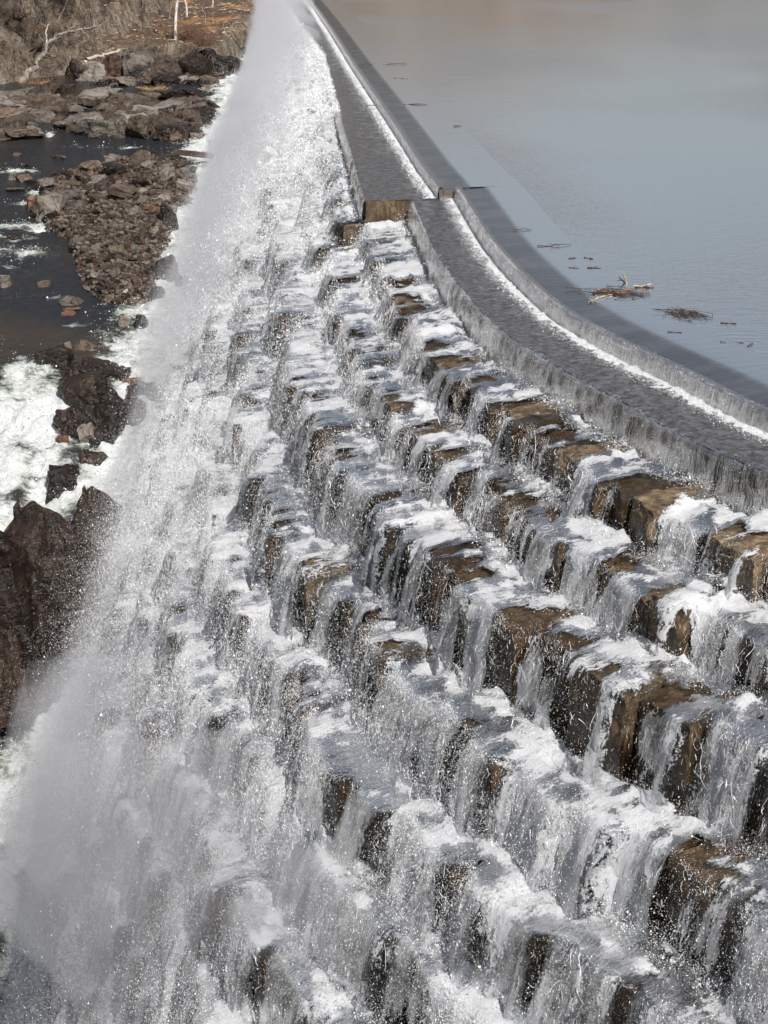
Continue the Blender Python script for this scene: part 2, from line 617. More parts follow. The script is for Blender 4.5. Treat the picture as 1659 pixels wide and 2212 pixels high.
sn, sf = srange(0, 75.3, 3), srange(75.3, 378, 2)
sn[-1] = S0
sf[0] = S0
for s, sh, mt in ((sn, np.zeros(len(sn)), 0), (sf, np.full(len(sf), .75), 1)):
    prof_strip('crest', s, [(-1.45, -1.2), (-1.43, -.16), (-1.3, -.13), (-.7, -.15), (-.3, -.17), (-.12, -.19), (-.03, -.24), (.0, -.34), (.0, -.66)], MS['crest'], sh)
    prof_strip('submerged_ledge', s, [(-3.0, -6), (-3.0, -.30), (-2.9, -.26), (-1.44, -.22)], MS['shelf'], None)
    for kk in (0,):
        L1 = lipo(1, s)
        O = np.stack([sh - .05, sh + .3, L1 * .6 + sh * .4, L1 - .12, L1 - .02, L1, L1], 1)
        Z = np.array([-.66, -.66, -.66, -.67, -.70, -.78, -2.0])[None, :] + 0 * O
        P = pt(s[:, None] + 0 * O, O, Z)
        link('channel_ledge', grid_mesh('channel_ledge', P, None, {'wet': np.full(O.shape, .9)}), MS['block'], dam)

# rows: plain staircase core behind the blocks
for s in (sn, sf):
    O, Z = [], []
    for k in range(1, 16):
        l = lipo(k, s) - .45
        O += [l, l]
        Z += [np.full(len(s), ZT[k] - .25), np.full(len(s), ZT[k + 1] - .25)]
    O, Z = np.stack(O, 1), np.stack(Z, 1)
    P = pt(s[:, None] + 0 * O, O, Z)
    link('core_masonry', grid_mesh('core_masonry', P, None, {'wet': np.ones(O.shape)}, smooth=False), MS['block'], dam)


def end_wall(name, o0, o1, z0, z1, th, mat, s_at, n=(14, 8, 3)):
    V, Fq = box_grid(n)
    s = s_at + (V[:, 0] - 0) * th
    o = o0 + (o1 - o0) * V[:, 1]
    z = z0 + (z1 - z0) * V[:, 2]
    P = pt(s, o, z)
    P = P + .035 * np.stack([fbm(P * 2.2 + q, 4) for q in (0, 31, 57)], -1)
    return link(name, raw_mesh(name, P, Fq, None, {'wet': np.full(len(V), .62)}, smooth=False), mat, dam)


_bg = {}


def box_grid(n):
    """unit box 0..1 with n = (nx, ny, nz) cells, welded"""
    if n in _bg:
        return _bg[n]
    idx, V, F = {}, [], []

    def vid(i, j, k):
        if (i, j, k) not in idx:
            idx[(i, j, k)] = len(V)
            V.append((i / n[0], j / n[1], k / n[2]))
        return idx[(i, j, k)]
    for a in range(3):
        b, c = (a + 1) % 3, (a + 2) % 3
        for side in (0, n[a]):
            for p in range(n[b]):
                for q in range(n[c]):
                    quad = []
                    for dp, dq in ((0, 0), (1, 0), (1, 1), (0, 1)):
                        t = [0, 0, 0]
                        t[a], t[b], t[c] = side, p + dp, q + dq
                        quad.append(vid(*t))
                    F.append(quad if side else quad[::-1])
    _bg[n] = (np.array(V), np.array(F))
    return _bg[n]


end_wall('end_wall', 2.0, 4.12, -1.9, -.575, .5, MS['block'], S0 - .02)
end_wall('crest_end_wall', -.35, .78, -.75, -.13, .4, MS['crest'], S0 - .02)


def block_geo(k, i, n):
    s0, s1, dz, do, dry, skew, flow = BLK[k][i]
    V, Fq = box_grid(n)
    g = .02
    s = s0 + g + (s1 - s0 - 2 * g) * V[:, 0]
    back = lipo(k - 1, s) - .5
    front = lipo(k, s) + do + skew * (V[:, 0] - .5)
    tilt = math.sin(s0 * 7.1) * .06
    o = back + (front - back) * V[:, 1]
    z0, z1 = ZT[k + 1] - .3, ZT[k] + dz - .07
    z = z0 + (z1 - z0) * V[:, 2] + tilt * (V[:, 0] - .5) * (V[:, 2]) - .06 * V[:, 1] * V[:, 2]
    # worn, chipped front and top edges
    edge = sstep(.72, 1.0, V[:, 1]) * sstep(.72, 1.0, V[:, 2])
    side = np.maximum(sstep(.8, 1, V[:, 0]), 1 - sstep(0, .2, V[:, 0])) * sstep(.6, 1, V[:, 2])
    o = o - edge * (.07 + .05 * math.sin(s0 * 3.3))
    z = z - edge * .05 - side * .03
    P = pt(s, o, z)
    rn = np.stack([fbm(P * .9 + q + i * 3.1, 4, 2.2, .55) for q in (0, 31, 57)], -1)
    P = P + rn * np.array([.09, .09, .055]) + .035 * np.stack([fbm(P * 4.0 + q, 2) for q in (3, 33, 63)], -1)
    wet = np.full(len(V), 1.0 - .75 * dry)
    wet = np.maximum(wet, (1 - sstep(.35, .8, V[:, 2])) * .9 * (V[:, 2] < .8))
    wet = np.maximum(wet, (1 - V[:, 1]) * .5 * (dry < .95))
    tone = np.full(len(V), .62 + .55 * abs(math.sin(s0 * 12.9898 + k * 78.2)))
    return P, Fq, np.clip(wet, 0, 1), tone


cand = []
for k in range(2, 8):
    for i in range(len(BLK[k])):
        s0, s1, dz, do, dry, skew, flow = BLK[k][i]
        p = pt((s0 + s1) / 2, OL[k], ZT[k])
        if 24 < p[1] < 62 and abs(p[0]) < .24 * p[1] + 2:
            d = math.hypot(p[1], CAM_H - p[2])
            cand.append((d - dry * 12 + k * 2.5, k, i))
cand.sort()
big = set((k, i) for _, k, i in cand[:92])
for _, k, i in cand[:92]:
    P, Fq, wet, tone = block_geo(k, i, (16, 15, 14))
    b = link('stone_block', raw_mesh('stone_block', P, Fq, None, {'wet': wet, 'tone': tone}, False), MS['block'], dam)
    if BLK[k][i][4] >= 1:
        b['label'] = 'squared tan block standing dry above the flow'
aV, aF, aW, aT, nv = [], [], [], [], 0
for k in range(2, 15):
    for i in range(len(BLK[k])):
        if (k, i) in big:
            continue
        p = pt((BLK[k][i][0] + BLK[k][i][1]) / 2, OL[k], 0)
        if p[1] < 18 or p[1] > 150 or p[0] > 17 or (k > 4 and p[1] > 110) or ZT[k] < river_z(p[1]) - 2:
            continue
        P, Fq, wet, tone = block_geo(k, i, (6, 6, 5) if p[1] < 75 else (4, 4, 3))
        aT.append(tone); aV.append(P); aF.append(Fq + nv); aW.append(wet); nv += len(P)
o = link('stone_courses', raw_mesh('stone_courses', np.concatenate(aV), np.concatenate(aF), None, {'wet': np.concatenate(aW), 'tone': np.concatenate(aT)}, False), MS['block'], dam)
tag(o, kind='stuff')

# ------------------------------------------------------------------ falling water
def water_level(k, s):
    return ZT[k] + bsm(k, s, 2) * .8


def sheet_geo(k, s, layer, throw, na=10, nb=16):
    """water over the top of course k and down its face"""
    S = s[:, None]
    lip = (lipo(k, s) + bsm(k, s, 3))[:, None]
    back = (lipo(k - 1, s) + .30)[:, None] if k else lip - .2
    zt = water_level(k, s)[:, None] + (.02 + .03 * layer)
    zb = (water_level(k + 1, s)[:, None] if k < 15 else zt - 3) - .10
    ta = np.linspace(0, 1, na)[None, :] ** .8
    Oa = back + (lip - back) * ta
    edge = sstep(.75, 1, ta) * (.4 if k == 1 else 1)
    Za = zt - edge * .05 + 0 * Oa
    tb = np.linspace(0, 1, nb + 1)[None, 1:]
    # first along the rounded lip, then free fall
    H = zt - .05 - zb
    thr = throw * (1 + .45 * n2(s * 1.3, 0 * s + k * 9.1, layer, 2))[:, None] + .10 * layer
    Ob = lip + thr * tb * np.sqrt(np.maximum(H, .1) / 1.2) + .04
    Zb = zt - .05 - H * (tb ** 1.75)
    O, Z = np.concatenate([Oa, Ob], 1), np.concatenate([Za, Zb], 1)
    fallw = np.concatenate([0 * Oa, np.clip(tb * 3, 0, 1) + 0 * Ob], 1)
    dO, dZ = np.diff(O, axis=1), np.diff(Z, axis=1)
    v = np.concatenate([0 * S, np.cumsum(np.hypot(dO, dZ), 1)], 1)
    # ropes and lumps
    a = np.stack([S * 2.8 + 0 * O, v * .7, np.full(O.shape, k * 5.3 + layer)], -1)
    rope = fbm(a, 4, 2.0, .6)
    amp = .02 + .10 * fallw
    foamtop = (1 - fallw) * np.exp(-((v / .95) ** 2))
    O = O + rope * amp * (.12 if k == 0 else .6 if k == 1 else 1)
    lump = fbm(np.stack([S * 2.8 + 0 * O, v * 3.0, np.full(O.shape, k * 3.7)], -1), 4, 2.1, .6)
    if k:
        Z = Z + (1 - fallw) * (lump * (.03 + .13 * foamtop) + .07 * foamtop)
    return O, Z, v, fallw, foamtop, S + 0 * O


def seam_of(k, s):
    B = BLK[k]
    i = np.clip(np.searchsorted(B[:, 0], s, 'right') - 1, 0, len(B) - 1)
    return np.exp(-(np.minimum(s - B[i, 0], B[i, 1] - s) / .17) ** 2)


def dens_of(k, s):
    """how much water runs over course k at station s"""
    y = np.interp(s, SS, SQ[:, 1])
    dry = bsm(k, s, 4, .3) if 2 <= k <= 15 else 0 * s
    base = .60 + .28 * sstep(50, 78, y) + .06 * max(k - 3, 0) + (.05 if k >= 4 else 0)
    return base + .55 * n2(s * .55, 0 * s + k * 4.4, 3.3, 2) - .62 * dry


for k in range(0, 15):
    for (y0, y1) in ((22, 75.3), (75.3, 370)):
        s = srange(y0, y1)
        if y1 < 80:
            s = s[s < S0]
            s = np.append(s, S0 - .001)
        else:
            s = s[s > S0]
            s = np.insert(s, 0, S0 + .001)
        p = pt(s, OL[k], 0)
        ok = (p[:, 0] < 17) & (ZT[k] > river_z(p[:, 1]) - 1.0)
        if ok.sum() < 3:
            continue
        s = s[ok]
        layers = (0,) if k < 2 else (0, 1)
        for layer in layers:
            throw = .16 if k == 0 else .17 if k == 1 else .40
            O, Z, v, fw, ft, S = sheet_geo(k, s, layer, throw, 10, 16 if k > 1 else 12)
            y = np.interp(S, SS, SQ[:, 1])
            if k == 0:
                foam = .22 + .25 * fw * sstep(.4, 1.0, v)
                dens = np.ones(S.shape)
                mt = MS['sheet_crest']
            elif k == 1:
                foam = .20 + .40 * fw * sstep(.0, 1.1, v - v[:, 10:11]) + .25 * np.exp(-((v - v[:, 9:10]) / .12) ** 2)
                foam = foam + .35 * n2(S * .9, v * .3, 2, 2) * fw
                dens = np.ones(S.shape)
                mt = MS['sheet_wall']
            else:
                rowf = .05 * (k - 2) + .30 * sstep(48, 80, y)
                big_ = n2(S * .45, v * .3 + k * 7.7, 6.1, 3)
                brk = n2(S * 1.7, v * 2.2 + k * 3.1, 2.2, 4)
                bf = bsm(k, s, 6, .22)[:, None]
                seam = seam_of(k, s)[:, None]
                jet = n2(S * 2.1, v * .30 + k * 2.7, 4.4, 3)
                foam = .35 + rowf + (.26 + .85 * brk + .18 * bf) * ft + .14 * fw + .18 * bf + .50 * jet + .30 * brk * (1 - fw) + .30 * big_ - .34 * seam * fw
                dens = dens_of(k, s)[:, None] + .38 * ft + .35 * big_ - .10 * layer + .14 * bf + .30 * jet - .36 * seam * (.35 + .65 * fw)
                mt = MS['sheet_a' if layer == 0 else 'sheet_b']
            if k == 1:
                O, Z, v, foam, dens, S = [q[:, 8:] for q in (O, Z, v, foam, dens, S)]
                Z = Z + .02
            P = pt(S, O, Z)
            keep = P[..., 2] > river_z(P[..., 1]) - .8
            me = grid_mesh('falling_water', P, np.stack([S, v], -1), {'foam': foam, 'dens': dens}, True, keep=keep)
            tag(link('falling_water', me, mt), kind='stuff')


def make_channel():
    m = M('channel_water')
    uv = m.node('UVMap', uv_map='UVMap').outputs[0]
    fo = m.attr('foam')
    a = m.noise(m.vscale(uv, (5, 3.5, 1)), 1.0, 6, .7, .5)
    b = m.noise(m.vscale(uv, (14, 9, 1)), 1.0, 5, .75, .6)
    r = m.noise(m.vscale(uv, (6.5, 2.2, 1)), 1.0, 4, .6)
    x = m.math('ADD', m.math('ADD', m.math('MULTIPLY', a, .5), m.math('MULTIPLY', b, .5)), m.math('MULTIPLY', m.math('SUBTRACT', fo, .5), .75))
    mask = m.rng(x, .46, .60)
    nb = m.bump(m.math('ADD', a, b), 1.0, .1)
    foam = m.node('BsdfDiffuse', {'Color': (.92, .93, .95, 1), 'Normal': nb})
    rb = m.bump(m.math('ADD', r, m.math('MULTIPLY', b, 1.0)), 1.0, .09)
    body = m.mixc(m.rng(a, .4, .62), (.055, .056, .064), (.15, .15, .16))
    w = m.node('BsdfPrincipled', {'Base Color': body, 'Roughness': .10, 'IOR': 1.33, 'Normal': rb})
    mat = m.done(m.mixs(mask, w.outputs[0], foam.outputs[0]))
    for (y0, y1) in ((22, 75.3), (75.3, 370)):
        s = srange(y0, y1)
        s = np.append(s[s < S0], S0 - .001) if y1 < 80 else np.insert(s[s > S0], 0, S0 + .001)
        s = s[pt(s, 2, 0)[:, 0] < 19]
        o0, o1 = lipo(0, s) + .1, lipo(1, s) + .0
        t = np.linspace(0, 1, 26)[None, :]
        O = o0[:, None] + (o1 - o0)[:, None] * t
        D = O - lipo(0, s)[:, None]
        wd = (.50 + .12 * n2(s * 1.1, 0 * s, 3, 3))[:, None]
        foam = 1.12 * np.exp(-(D / wd) ** 2) + .30 * n2(s[:, None] * .8 + 0 * O, O * 1.5, 8, 3) + .5 * n2(s[:, None] * 4 + 0 * O, O * 4, 18, 3) * np.exp(-(D / .8) ** 2) - .05
        Z = ZT[1] + .045 + .02 * n2(s[:, None] * 2 + 0 * O, O * 1.4, 4, 3) + np.exp(-(D / wd) ** 2) * (.06 + .10 * np.maximum(0, n2(s[:, None] * 3 + 0 * O, O * 4, 6, 3))) - .02 * sstep(.95, 1, t)
        P = pt(s[:, None] + 0 * O, O, Z)
        tag(link('channel_water', grid_mesh('channel_water', P, np.stack([s[:, None] + 0 * O, O], -1), {'foam': foam}), mat), kind='structure')


make_channel()

# ------------------------------------------------------------------ drops, threads
def tri_cloud(name, C, R, D=None, mat=None, stretch=1.0):
    """little tetra-like flakes at C with radius R, stretched along D"""
    n = len(C)
    a = rng.normal(size=(n, 3)); a /= np.linalg.norm(a, axis=1)[:, None]
    b = rng.normal(size=(n, 3)); b -= (b * a).sum(1)[:, None] * a; b /= np.linalg.norm(b, axis=1)[:, None]
    if D is not None:
        a = D * stretch + a * .5
    R = R[:, None]
    V = np.stack([C + a * R, C - a * R * .5 + b * R * .87, C - a * R * .5 - b * R * .87], 1).reshape(-1, 3)
    F = np.arange(3 * n).reshape(-1, 3)
    return tag(link(name, raw_mesh(name, V, F, smooth=False), mat or MS['drops']), kind='stuff')


def fall_samples(n, k, s, spread=1.0):
    """positions of drops in the air in front of course k"""
    H = water_level(k, s) - water_level(min(k + 1, 15), s) + .0
    lip = lipo(k, s) + bsm(k, s, 3)
    t = rng.uniform(0, 1, n) ** .8
    vx = np.abs(rng.normal(.45, .28, n)) * spread
    up = np.abs(rng.normal(0, .12, n)) * spread
    o = lip + vx * t * np.sqrt(np.maximum(H, .1) / 1.1)
    z = water_level(k, s) - H * t ** 1.8 + up
    return o, z


def cloud(N, ks, ylo, yhi, rmu, rsig, spread, seedz, wpow=1.0, name='spray'):
    C = []
    tot = 0
    while tot < N:
        n = 200000
        k = rng.choice(ks[0], n, p=np.array(ks[1]) / sum(ks[1]))
        s = rng.uniform(sY(ylo) if ylo > 21 else 0, sY(yhi), n)
        y = np.interp(s, SS, SQ[:, 1])
        for kk in np.unique(k):
            q = k == kk
            s_ = s[q]
            w = sstep(-.35, .45, n2(s_ * .5, 0 * s_ + kk * 4.4, 3.3, 2) + .6 * n2(s_ * 2.4, 0 * s_ + kk * 9.1, seedz, 2) + .2)
            if 2 <= kk:
                w = w * (1 - .8 * bval(kk, s_, 4)) * np.clip(.75 + .35 * bval(kk, s_, 6) - .5 * seam_of(kk, s_), .08, 1)
            s_ = s_[rng.uniform(0, 1, len(s_)) < w ** wpow]
            o, z = fall_samples(len(s_), kk, s_, spread)
            P = pt(s_, o, z)
            P = P + rng.normal(0, .05 * spread, P.shape)
            P = P[(P[:, 2] > river_z(P[:, 1]) - .3) & (np.abs(P[:, 0]) < .25 * P[:, 1] + 1.5)]
            # clumps
            cn = fbm(P * 1.6, 2) + .5 * noise3(P * 6)
            P = P[cn > rng.uniform(-.9, .35, len(P))]
            C.append(P)
            tot += len(P)
    C = np.concatenate(C)[:N]
    R = np.exp(rng.normal(math.log(rmu), rsig, len(C)))
    D = np.zeros((len(C), 3)); D[:, 2] = 1
    return tri_cloud(name, C, R, D, stretch=1.1)


K = lambda a, b, g=1.0: (list(range(a, b)), [(1 + .18 * (k - a)) ** g for k in range(a, b)])
cloud(420000, K(2, 9), 22, 62, .0065, .40, 1.0, 1.0)
cloud(1300000, K(5, 15), 22, 75, .0085, .40, 2.0, 2.0)
cloud(420000, K(2, 12), 62, 140, .0145, .40, 1.7, 3.0)
cloud(330000, K(1, 8), 110, 320, .024, .40, 1.6, 5.0)
cloud(380000, K(3, 13), 45, 110, .0095, .45, 3.2, 6.0)
cloud(260000, K(2, 9), 90, 300, .018, .40, 3.6, 7.0)
cloud(40000, ([0, 1], [1, 2]), 22, 75, .006, .4, .5, 4.0)

# splash at the foot of each fall
def splash(N, ks, ylo, yhi, r, hgt, seedz):
    k = rng.choice(ks, N)
    s = rng.uniform(sY(ylo) if ylo > 21 else 0, sY(yhi), N)
    o = np.zeros(N); z = np.zeros(N)
    for kk in ks:
        q = k == kk
        s_ = s[q]
        H = water_level(kk - 1, s_) - water_level(kk, s_)
        if kk == 1:
            o[q] = lipo(0, s_) + .35 + rng.normal(.05, .16, q.sum())
        else:
            o[q] = lipo(kk - 1, s_) + rng.normal(.5 if kk > 2 else .35, .28, q.sum())
        z[q] = water_level(kk, s_) + np.abs(rng.normal(0, hgt * (.5 if kk == 1 else 1), q.sum())) + .02
    P = pt(s, o, z)
    cn = fbm(P * 1.3 + 5, 3)
    ok = (P[:, 2] > river_z(P[:, 1]) - .3) & (np.abs(P[:, 0]) < .25 * P[:, 1] + 1.5) & ((cn > rng.uniform(-.7, .3, N)) | (k == 1))
    P = P[ok]
    return tri_cloud('spray', P, np.exp(rng.normal(math.log(r), .45, len(P))))


splash(90000, [1], 22, 75, .009, .13, 1)
splash(90000, [1], 75, 260, .018, .13, 1)
splash(800000, [2, 3, 4, 5, 6, 7, 8], 22, 75, .0085, .15, 2)
splash(450000, [6, 7, 8, 9, 10, 11, 12], 22, 75, .011, .35, 3)
splash(300000, [2, 3, 4, 5, 6, 7, 8, 9], 70, 150, .015, .25, 4)


def threads(N, ks, ylo, yhi, w, L, nseg=7):
    """ragged strings of water thrown off the falls"""
    k = rng.choice(ks, N)
    s = rng.uniform(0, sY(yhi), N)
    P = np.zeros((N, 3)); kp = np.ones(N, bool)
    for kk in ks:
        q = k == kk
        s_ = s[q]
        o, z = fall_samples(q.sum(), kk, s_, 1.25)
        P[q] = pt(s_, o + .08, z)
        ww = sstep(-.3, .5, n2(s_ * .5, 0 * s_ + kk * 4.4, 3.3, 2) + .8 * n2(s_ * 1.4, 0 * s_ + kk * 2.1, 8, 2) + .15) * (1 - .85 * bval(kk, s_, 4)) * np.clip(.7 + .35 * bval(kk, s_, 6), .1, 1)
        kp[q] = rng.uniform(0, 1, q.sum()) < ww
    ok = kp & (P[:, 2] > river_z(P[:, 1])) & (np.abs(P[:, 0]) < .25 * P[:, 1] + 1.5)
    P, s = P[ok], s[ok]
    n = len(P)
    nrm = np.stack([np.interp(s, SS, SN[:, 0]), np.interp(s, SS, SN[:, 1]), 0 * s], -1)
    down = np.array([0, 0, -1.0]) + .35 * nrm
    kind = rng.uniform(0, 1, n)[:, None]
    rd = rng.normal(size=(n, 3)); rd /= np.linalg.norm(rd, axis=1)[:, None]
    d = np.where(kind < .78, down + .35 * rd, rd * .9 + .3 * down)
    d /= np.linalg.norm(d, axis=1)[:, None]
    Ls = (L * np.exp(rng.normal(0, .5, n)) / nseg)[:, None]
    W = w * np.exp(rng.normal(0, .4, n))
    pts = [P]
    for i in range(nseg):
        d = d + rng.normal(0, .26, (n, 3)) + (0, 0, -.10)
        d /= np.linalg.norm(d, axis=1)[:, None]
        pts.append(pts[-1] + d * Ls)
    pts = np.stack(pts, 1)
    side = rng.normal(size=(n, 1, 3)) * .35 + np.array([1.0, .25, .2])
    side /= np.linalg.norm(side, axis=2)[:, :, None]
    prof = (np.array([.35, .9, .7, 1.1, .65, .85, .5, .15])[:nseg + 1])[None, :, None] * W[:, None, None] * rng.uniform(.5, 1.4, (n, nseg + 1, 1))
    V = np.stack([pts - side * prof, pts + side * prof], 2).reshape(-1, 3)
    b = (np.arange(n)[:, None] * (nseg + 1) + np.arange(nseg)[None, :]).ravel() * 2
    F = np.stack([b, b + 1, b + 3, b + 2], 1)
    return tag(link('water_threads', raw_mesh('water_threads', V, F), MS['drops']), kind='stuff')


threads(80000, [2, 3, 4, 5, 6, 7, 8], 22, 70, .0030, .15)
threads(5000, [2, 3, 4, 5, 6, 7], 22, 60, .0045, .34)


# ------------------------------------------------------------------ river below the dam
def disp(X, Y, Z):
    """where a point falls in the photo's full view (used to lay out foam and shores)"""
    dz = Z - CAM_H
    fw = Y * math.cos(PITCH) - dz * math.sin(PITCH)
    up = Y * math.sin(PITCH) + dz * math.cos(PITCH)
    return (X / fw * F_PX + 384) * 1659 / 768, (512 - up / fw * F_PX) * 2212 / 1024


def near_o(X, Y):
    """offset from the crest line, for points left of it"""
    yy = SQ[::4, 1]; xx = SQ[::4, 0]
    out = np.zeros(X.size); x, y = X.ravel(), Y.ravel()
    for a in range(0, X.size, 4000):
        d = (x[a:a + 4000, None] - xx) ** 2 + (y[a:a + 4000, None] - yy) ** 2
        out[a:a + 4000] = np.sqrt(d.min(1))
    return out.reshape(X.shape)


FOAM = [  # px, py, rx, ry, strength : white water seen in the photo
    (60, 900, 150, 110, 1.1), (40, 1000, 160, 70, .9), (150, 1060, 130, 60, 1.0), (60, 1120, 140, 60, 1.0), (230, 1010, 80, 60, .9),
    (60, 800, 90, 30, .8), (300, 880, 60, 60, 1), (200, 1270, 60, 60, .9), (150, 1420, 90, 70, 1.0), (110, 1500, 80, 60, .7),
    (20, 1760, 110, 110, 1.1), (20, 1950, 100, 160, 1.0), (60, 2120, 110, 140, 1.1), (60, 1640, 60, 40, .45),
    (60, 488, 90, 12, .85), (30, 545, 100, 16, .62), (190, 385, 130, 4, .55), (100, 421, 80, 5, .5), (40, 372, 120, 4, .5), (60, 440, 60, 7, .5), (20, 575, 60, 6, .45), (260, 318, 160, 3, .42), (200, 700, 120, 6, .35), (330, 445, 60, 5, .5), (300, 740, 70, 20, .5),
    (20, 512, 60, 8, .5), (330, 345, 30, 6, .4), (300, 395, 20, 6, .3), (450, 250, 50, 30, .6), (480, 180, 40, 40, .6), (350, 320, 90, 3, .3),
    (60, 640, 80, 5, .3), (385, 437, 45, 5, .5), (390, 520, 40, 26, .7), (400, 590, 30, 26, .4), (380, 660, 50, 30, .5), (350, 740, 40, 40, .6),
    (70, 215, 12, 8, .3), (110, 290, 14, 6, .6), (505, 60, 30, 60, .5), (515, 110, 30, 14, .6)]


def make_river():
    segs = []
    ys = [28.0]
    while ys[-1] < 420:
        ys.append(ys[-1] + (.22 if ys[-1] < 125 else .35 if ys[-1] < 190 else .9))
    ys = np.array(ys)
    xl = -.27 * (ys * .94 + 12) - 6
    t = np.linspace(0, 1, 200)
    xr = np.interp(ys, SQ[:, 1], SQ[:, 0]) - np.interp(-river_z(ys), -ZT[:16], OL[:16]) + 2.5
    X = xl[:, None] + (xr - xl)[:, None] * t[None, :]
    Y = ys[:, None] + 0 * X
    Z = river_z(Y)
    px, py = disp(X, Y, Z)
    o = near_o(X, Y)
    of = np.interp(-Z, -ZT[:16], OL[:16])
    d = o - of
    foam = 1.0 * (1 - sstep(1.5, 6.5, d)) + .25 * (1 - sstep(3, 10, d))
    for a, b, rx, ry, st in FOAM:
        foam = np.maximum(foam, (st * 1.1 + .16) * np.exp(-(((px - a) / rx) ** 2 + ((py - b) / ry) ** 2)))
    foam = foam - .10 * sstep(.6, 1.0, foam) + .50 * n2(X * .5, Y * .28, 5, 4) * sstep(.02, .3, foam)
    rough = np.clip(foam, 0, 1)
    Z = Z + .05 * n2(X * 1.2, Y * 2.0, 1, 3) + rough * (.45 * n2(X * .45, Y * .35, 2, 4) + .16 * n2(X * 1.8, Y * 1.8, 9, 3))
    m = M('river_water')
    c = coord(m)
    fo = m.attr('foam')
    wp = m.node('TexNoise', {'Scale': .35, 'Detail': 3.0})
    m.set(wp.inputs['Vector'], c)
    wv = m.node('VectorMath', operation='MULTIPLY_ADD')
    m.set(wv.inputs[0], wp.outputs['Color'])
    wv.inputs[1].default_value = (2.5, 2.5, 2.5)
    m.set(wv.inputs[2], c)
    q = wv.outputs[0]
    a = m.noise(m.vscale(q, (.55, 1.1, .8)), 1.3, 8, .68)
    b = m.noise(m.vscale(q, (1.4, 2.4, 1.4)), 2.6, 5, .7)
    x = m.math('ADD', m.math('MULTIPLY', a, .65), m.math('MULTIPLY', b, .35))
    x = m.math('ADD', x, m.math('MULTIPLY', m.math('SUBTRACT', fo, .5), .42))
    mask = m.rng(x, .46, .66)
    green = m.mixc(m.rng(m.noise(c, .45, 4, .65), .42, .6), (.62, .66, .62), (.30, .36, .27))
    fc = m.mixc(m.rng(x, .52, .74), green, (.84, .86, .86))
    nb = m.bump(m.math('ADD', a, b), 1.0, .3)
    foamS = m.node('BsdfPrincipled', {'Base Color': fc, 'Roughness': .6, 'Normal': nb})
    rip = m.noise(m.vscale(c, (1.0, 2.6, 1)), 2.2, 4, .65)
    rb = m.bump(m.math('ADD', rip, m.math('MULTIPLY', a, 1.0)), .9, .13)
    bed = m.mixc(m.rng(m.noise(c, .09, 3, .5), .45, .68), (.022, .024, .028), (.046, .037, .029))
    dark = m.node('BsdfPrincipled', {'Base Color': bed, 'Roughness': .12, 'IOR': 1.33, 'Normal': rb})
    mat = m.done(m.mixs(mask, dark.outputs[0], foamS.outputs[0]))
    o = link('river_water', grid_mesh('river_water', np.stack([X, Y, Z], -1), None, {'foam': foam}), mat)
    tag(o, kind='structure')
    # spray thrown up where the river breaks white
    N = 90000
    fi = np.clip(foam.ravel(), 0, 1.2) ** 2
    area = (xr - xl)[:, None] / 200 * np.gradient(ys)[:, None] + 0 * X
    vis = (px > -30)
    w = fi * area.ravel() * vis.ravel(); w /= w.sum()
    ix = rng.choice(w.size, N, p=w)
    P = np.stack([X.ravel()[ix], Y.ravel()[ix], Z.ravel()[ix]], -1) + rng.normal(0, .2, (N, 3))
    P[:, 2] = Z.ravel()[ix] + np.abs(rng.normal(0, .22, N)) + .03
    tri_cloud('spray', P, np.exp(rng.normal(math.log(.03), .4, N)))


make_river()


# ------------------------------------------------------------------ the far bank: cliff, shelf, leaf litter
def bank_height(X, Y):
    zr = river_z(Y)
    # the shelf behind the rock wall
    shore = np.interp(Y, [180, 187, 190, 230, 300, 420], [-60, -34, -17.5, -16.5, -21, -28]) + 1.5 * n2(X * .15, Y * .15, 4, 3)
    d = shore - X                                   # > 0 on land
    yb = np.interp(X, [-60, -46, -40, -33, -30, -18, -14], [176, 178, 181, 187, 188.5, 189, 191])
    d2 = Y - yb + 1.4 * n2(X * .22, Y * .22, 8, 3)
    dd = np.minimum(d, d2)
    h = zr - 1.2 + (3.9) * sstep(-.6, 1.4, dd) + .9 * sstep(4, 30, dd)
    # cliff
    cl = np.interp(Y, [170, 178, 190, 210, 232, 300], [-47, -42, -32, -30, -31, -39])
    dc = cl - X + 2.6 * n2(X * .12, Y * .12, 2, 4)
    dc = np.minimum(dc, (Y - 179) * .9 + 2.0 * n2(X * .2, Y * .2, 3, 3))
    cliff = 4.5 * sstep(-2, 2, dc) + 6 * sstep(1, 4.5, dc) + 7 * sstep(4, 9, dc) + 8 * sstep(9, 20, dc) + 14 * sstep(18, 60, dc)
    h = h + cliff * (1 + .2 * n2(X * .1, Y * .1, 6, 2))
    r = .9 * n2(X * .35, Y * .35, 7, 6) + .5 * np.abs(n2(X * .8, Y * .8, 9, 4))
    return h + r * (.55 + 3.0 * sstep(0, 3, dc)) * sstep(-1.5, 1, dd), dc, dd


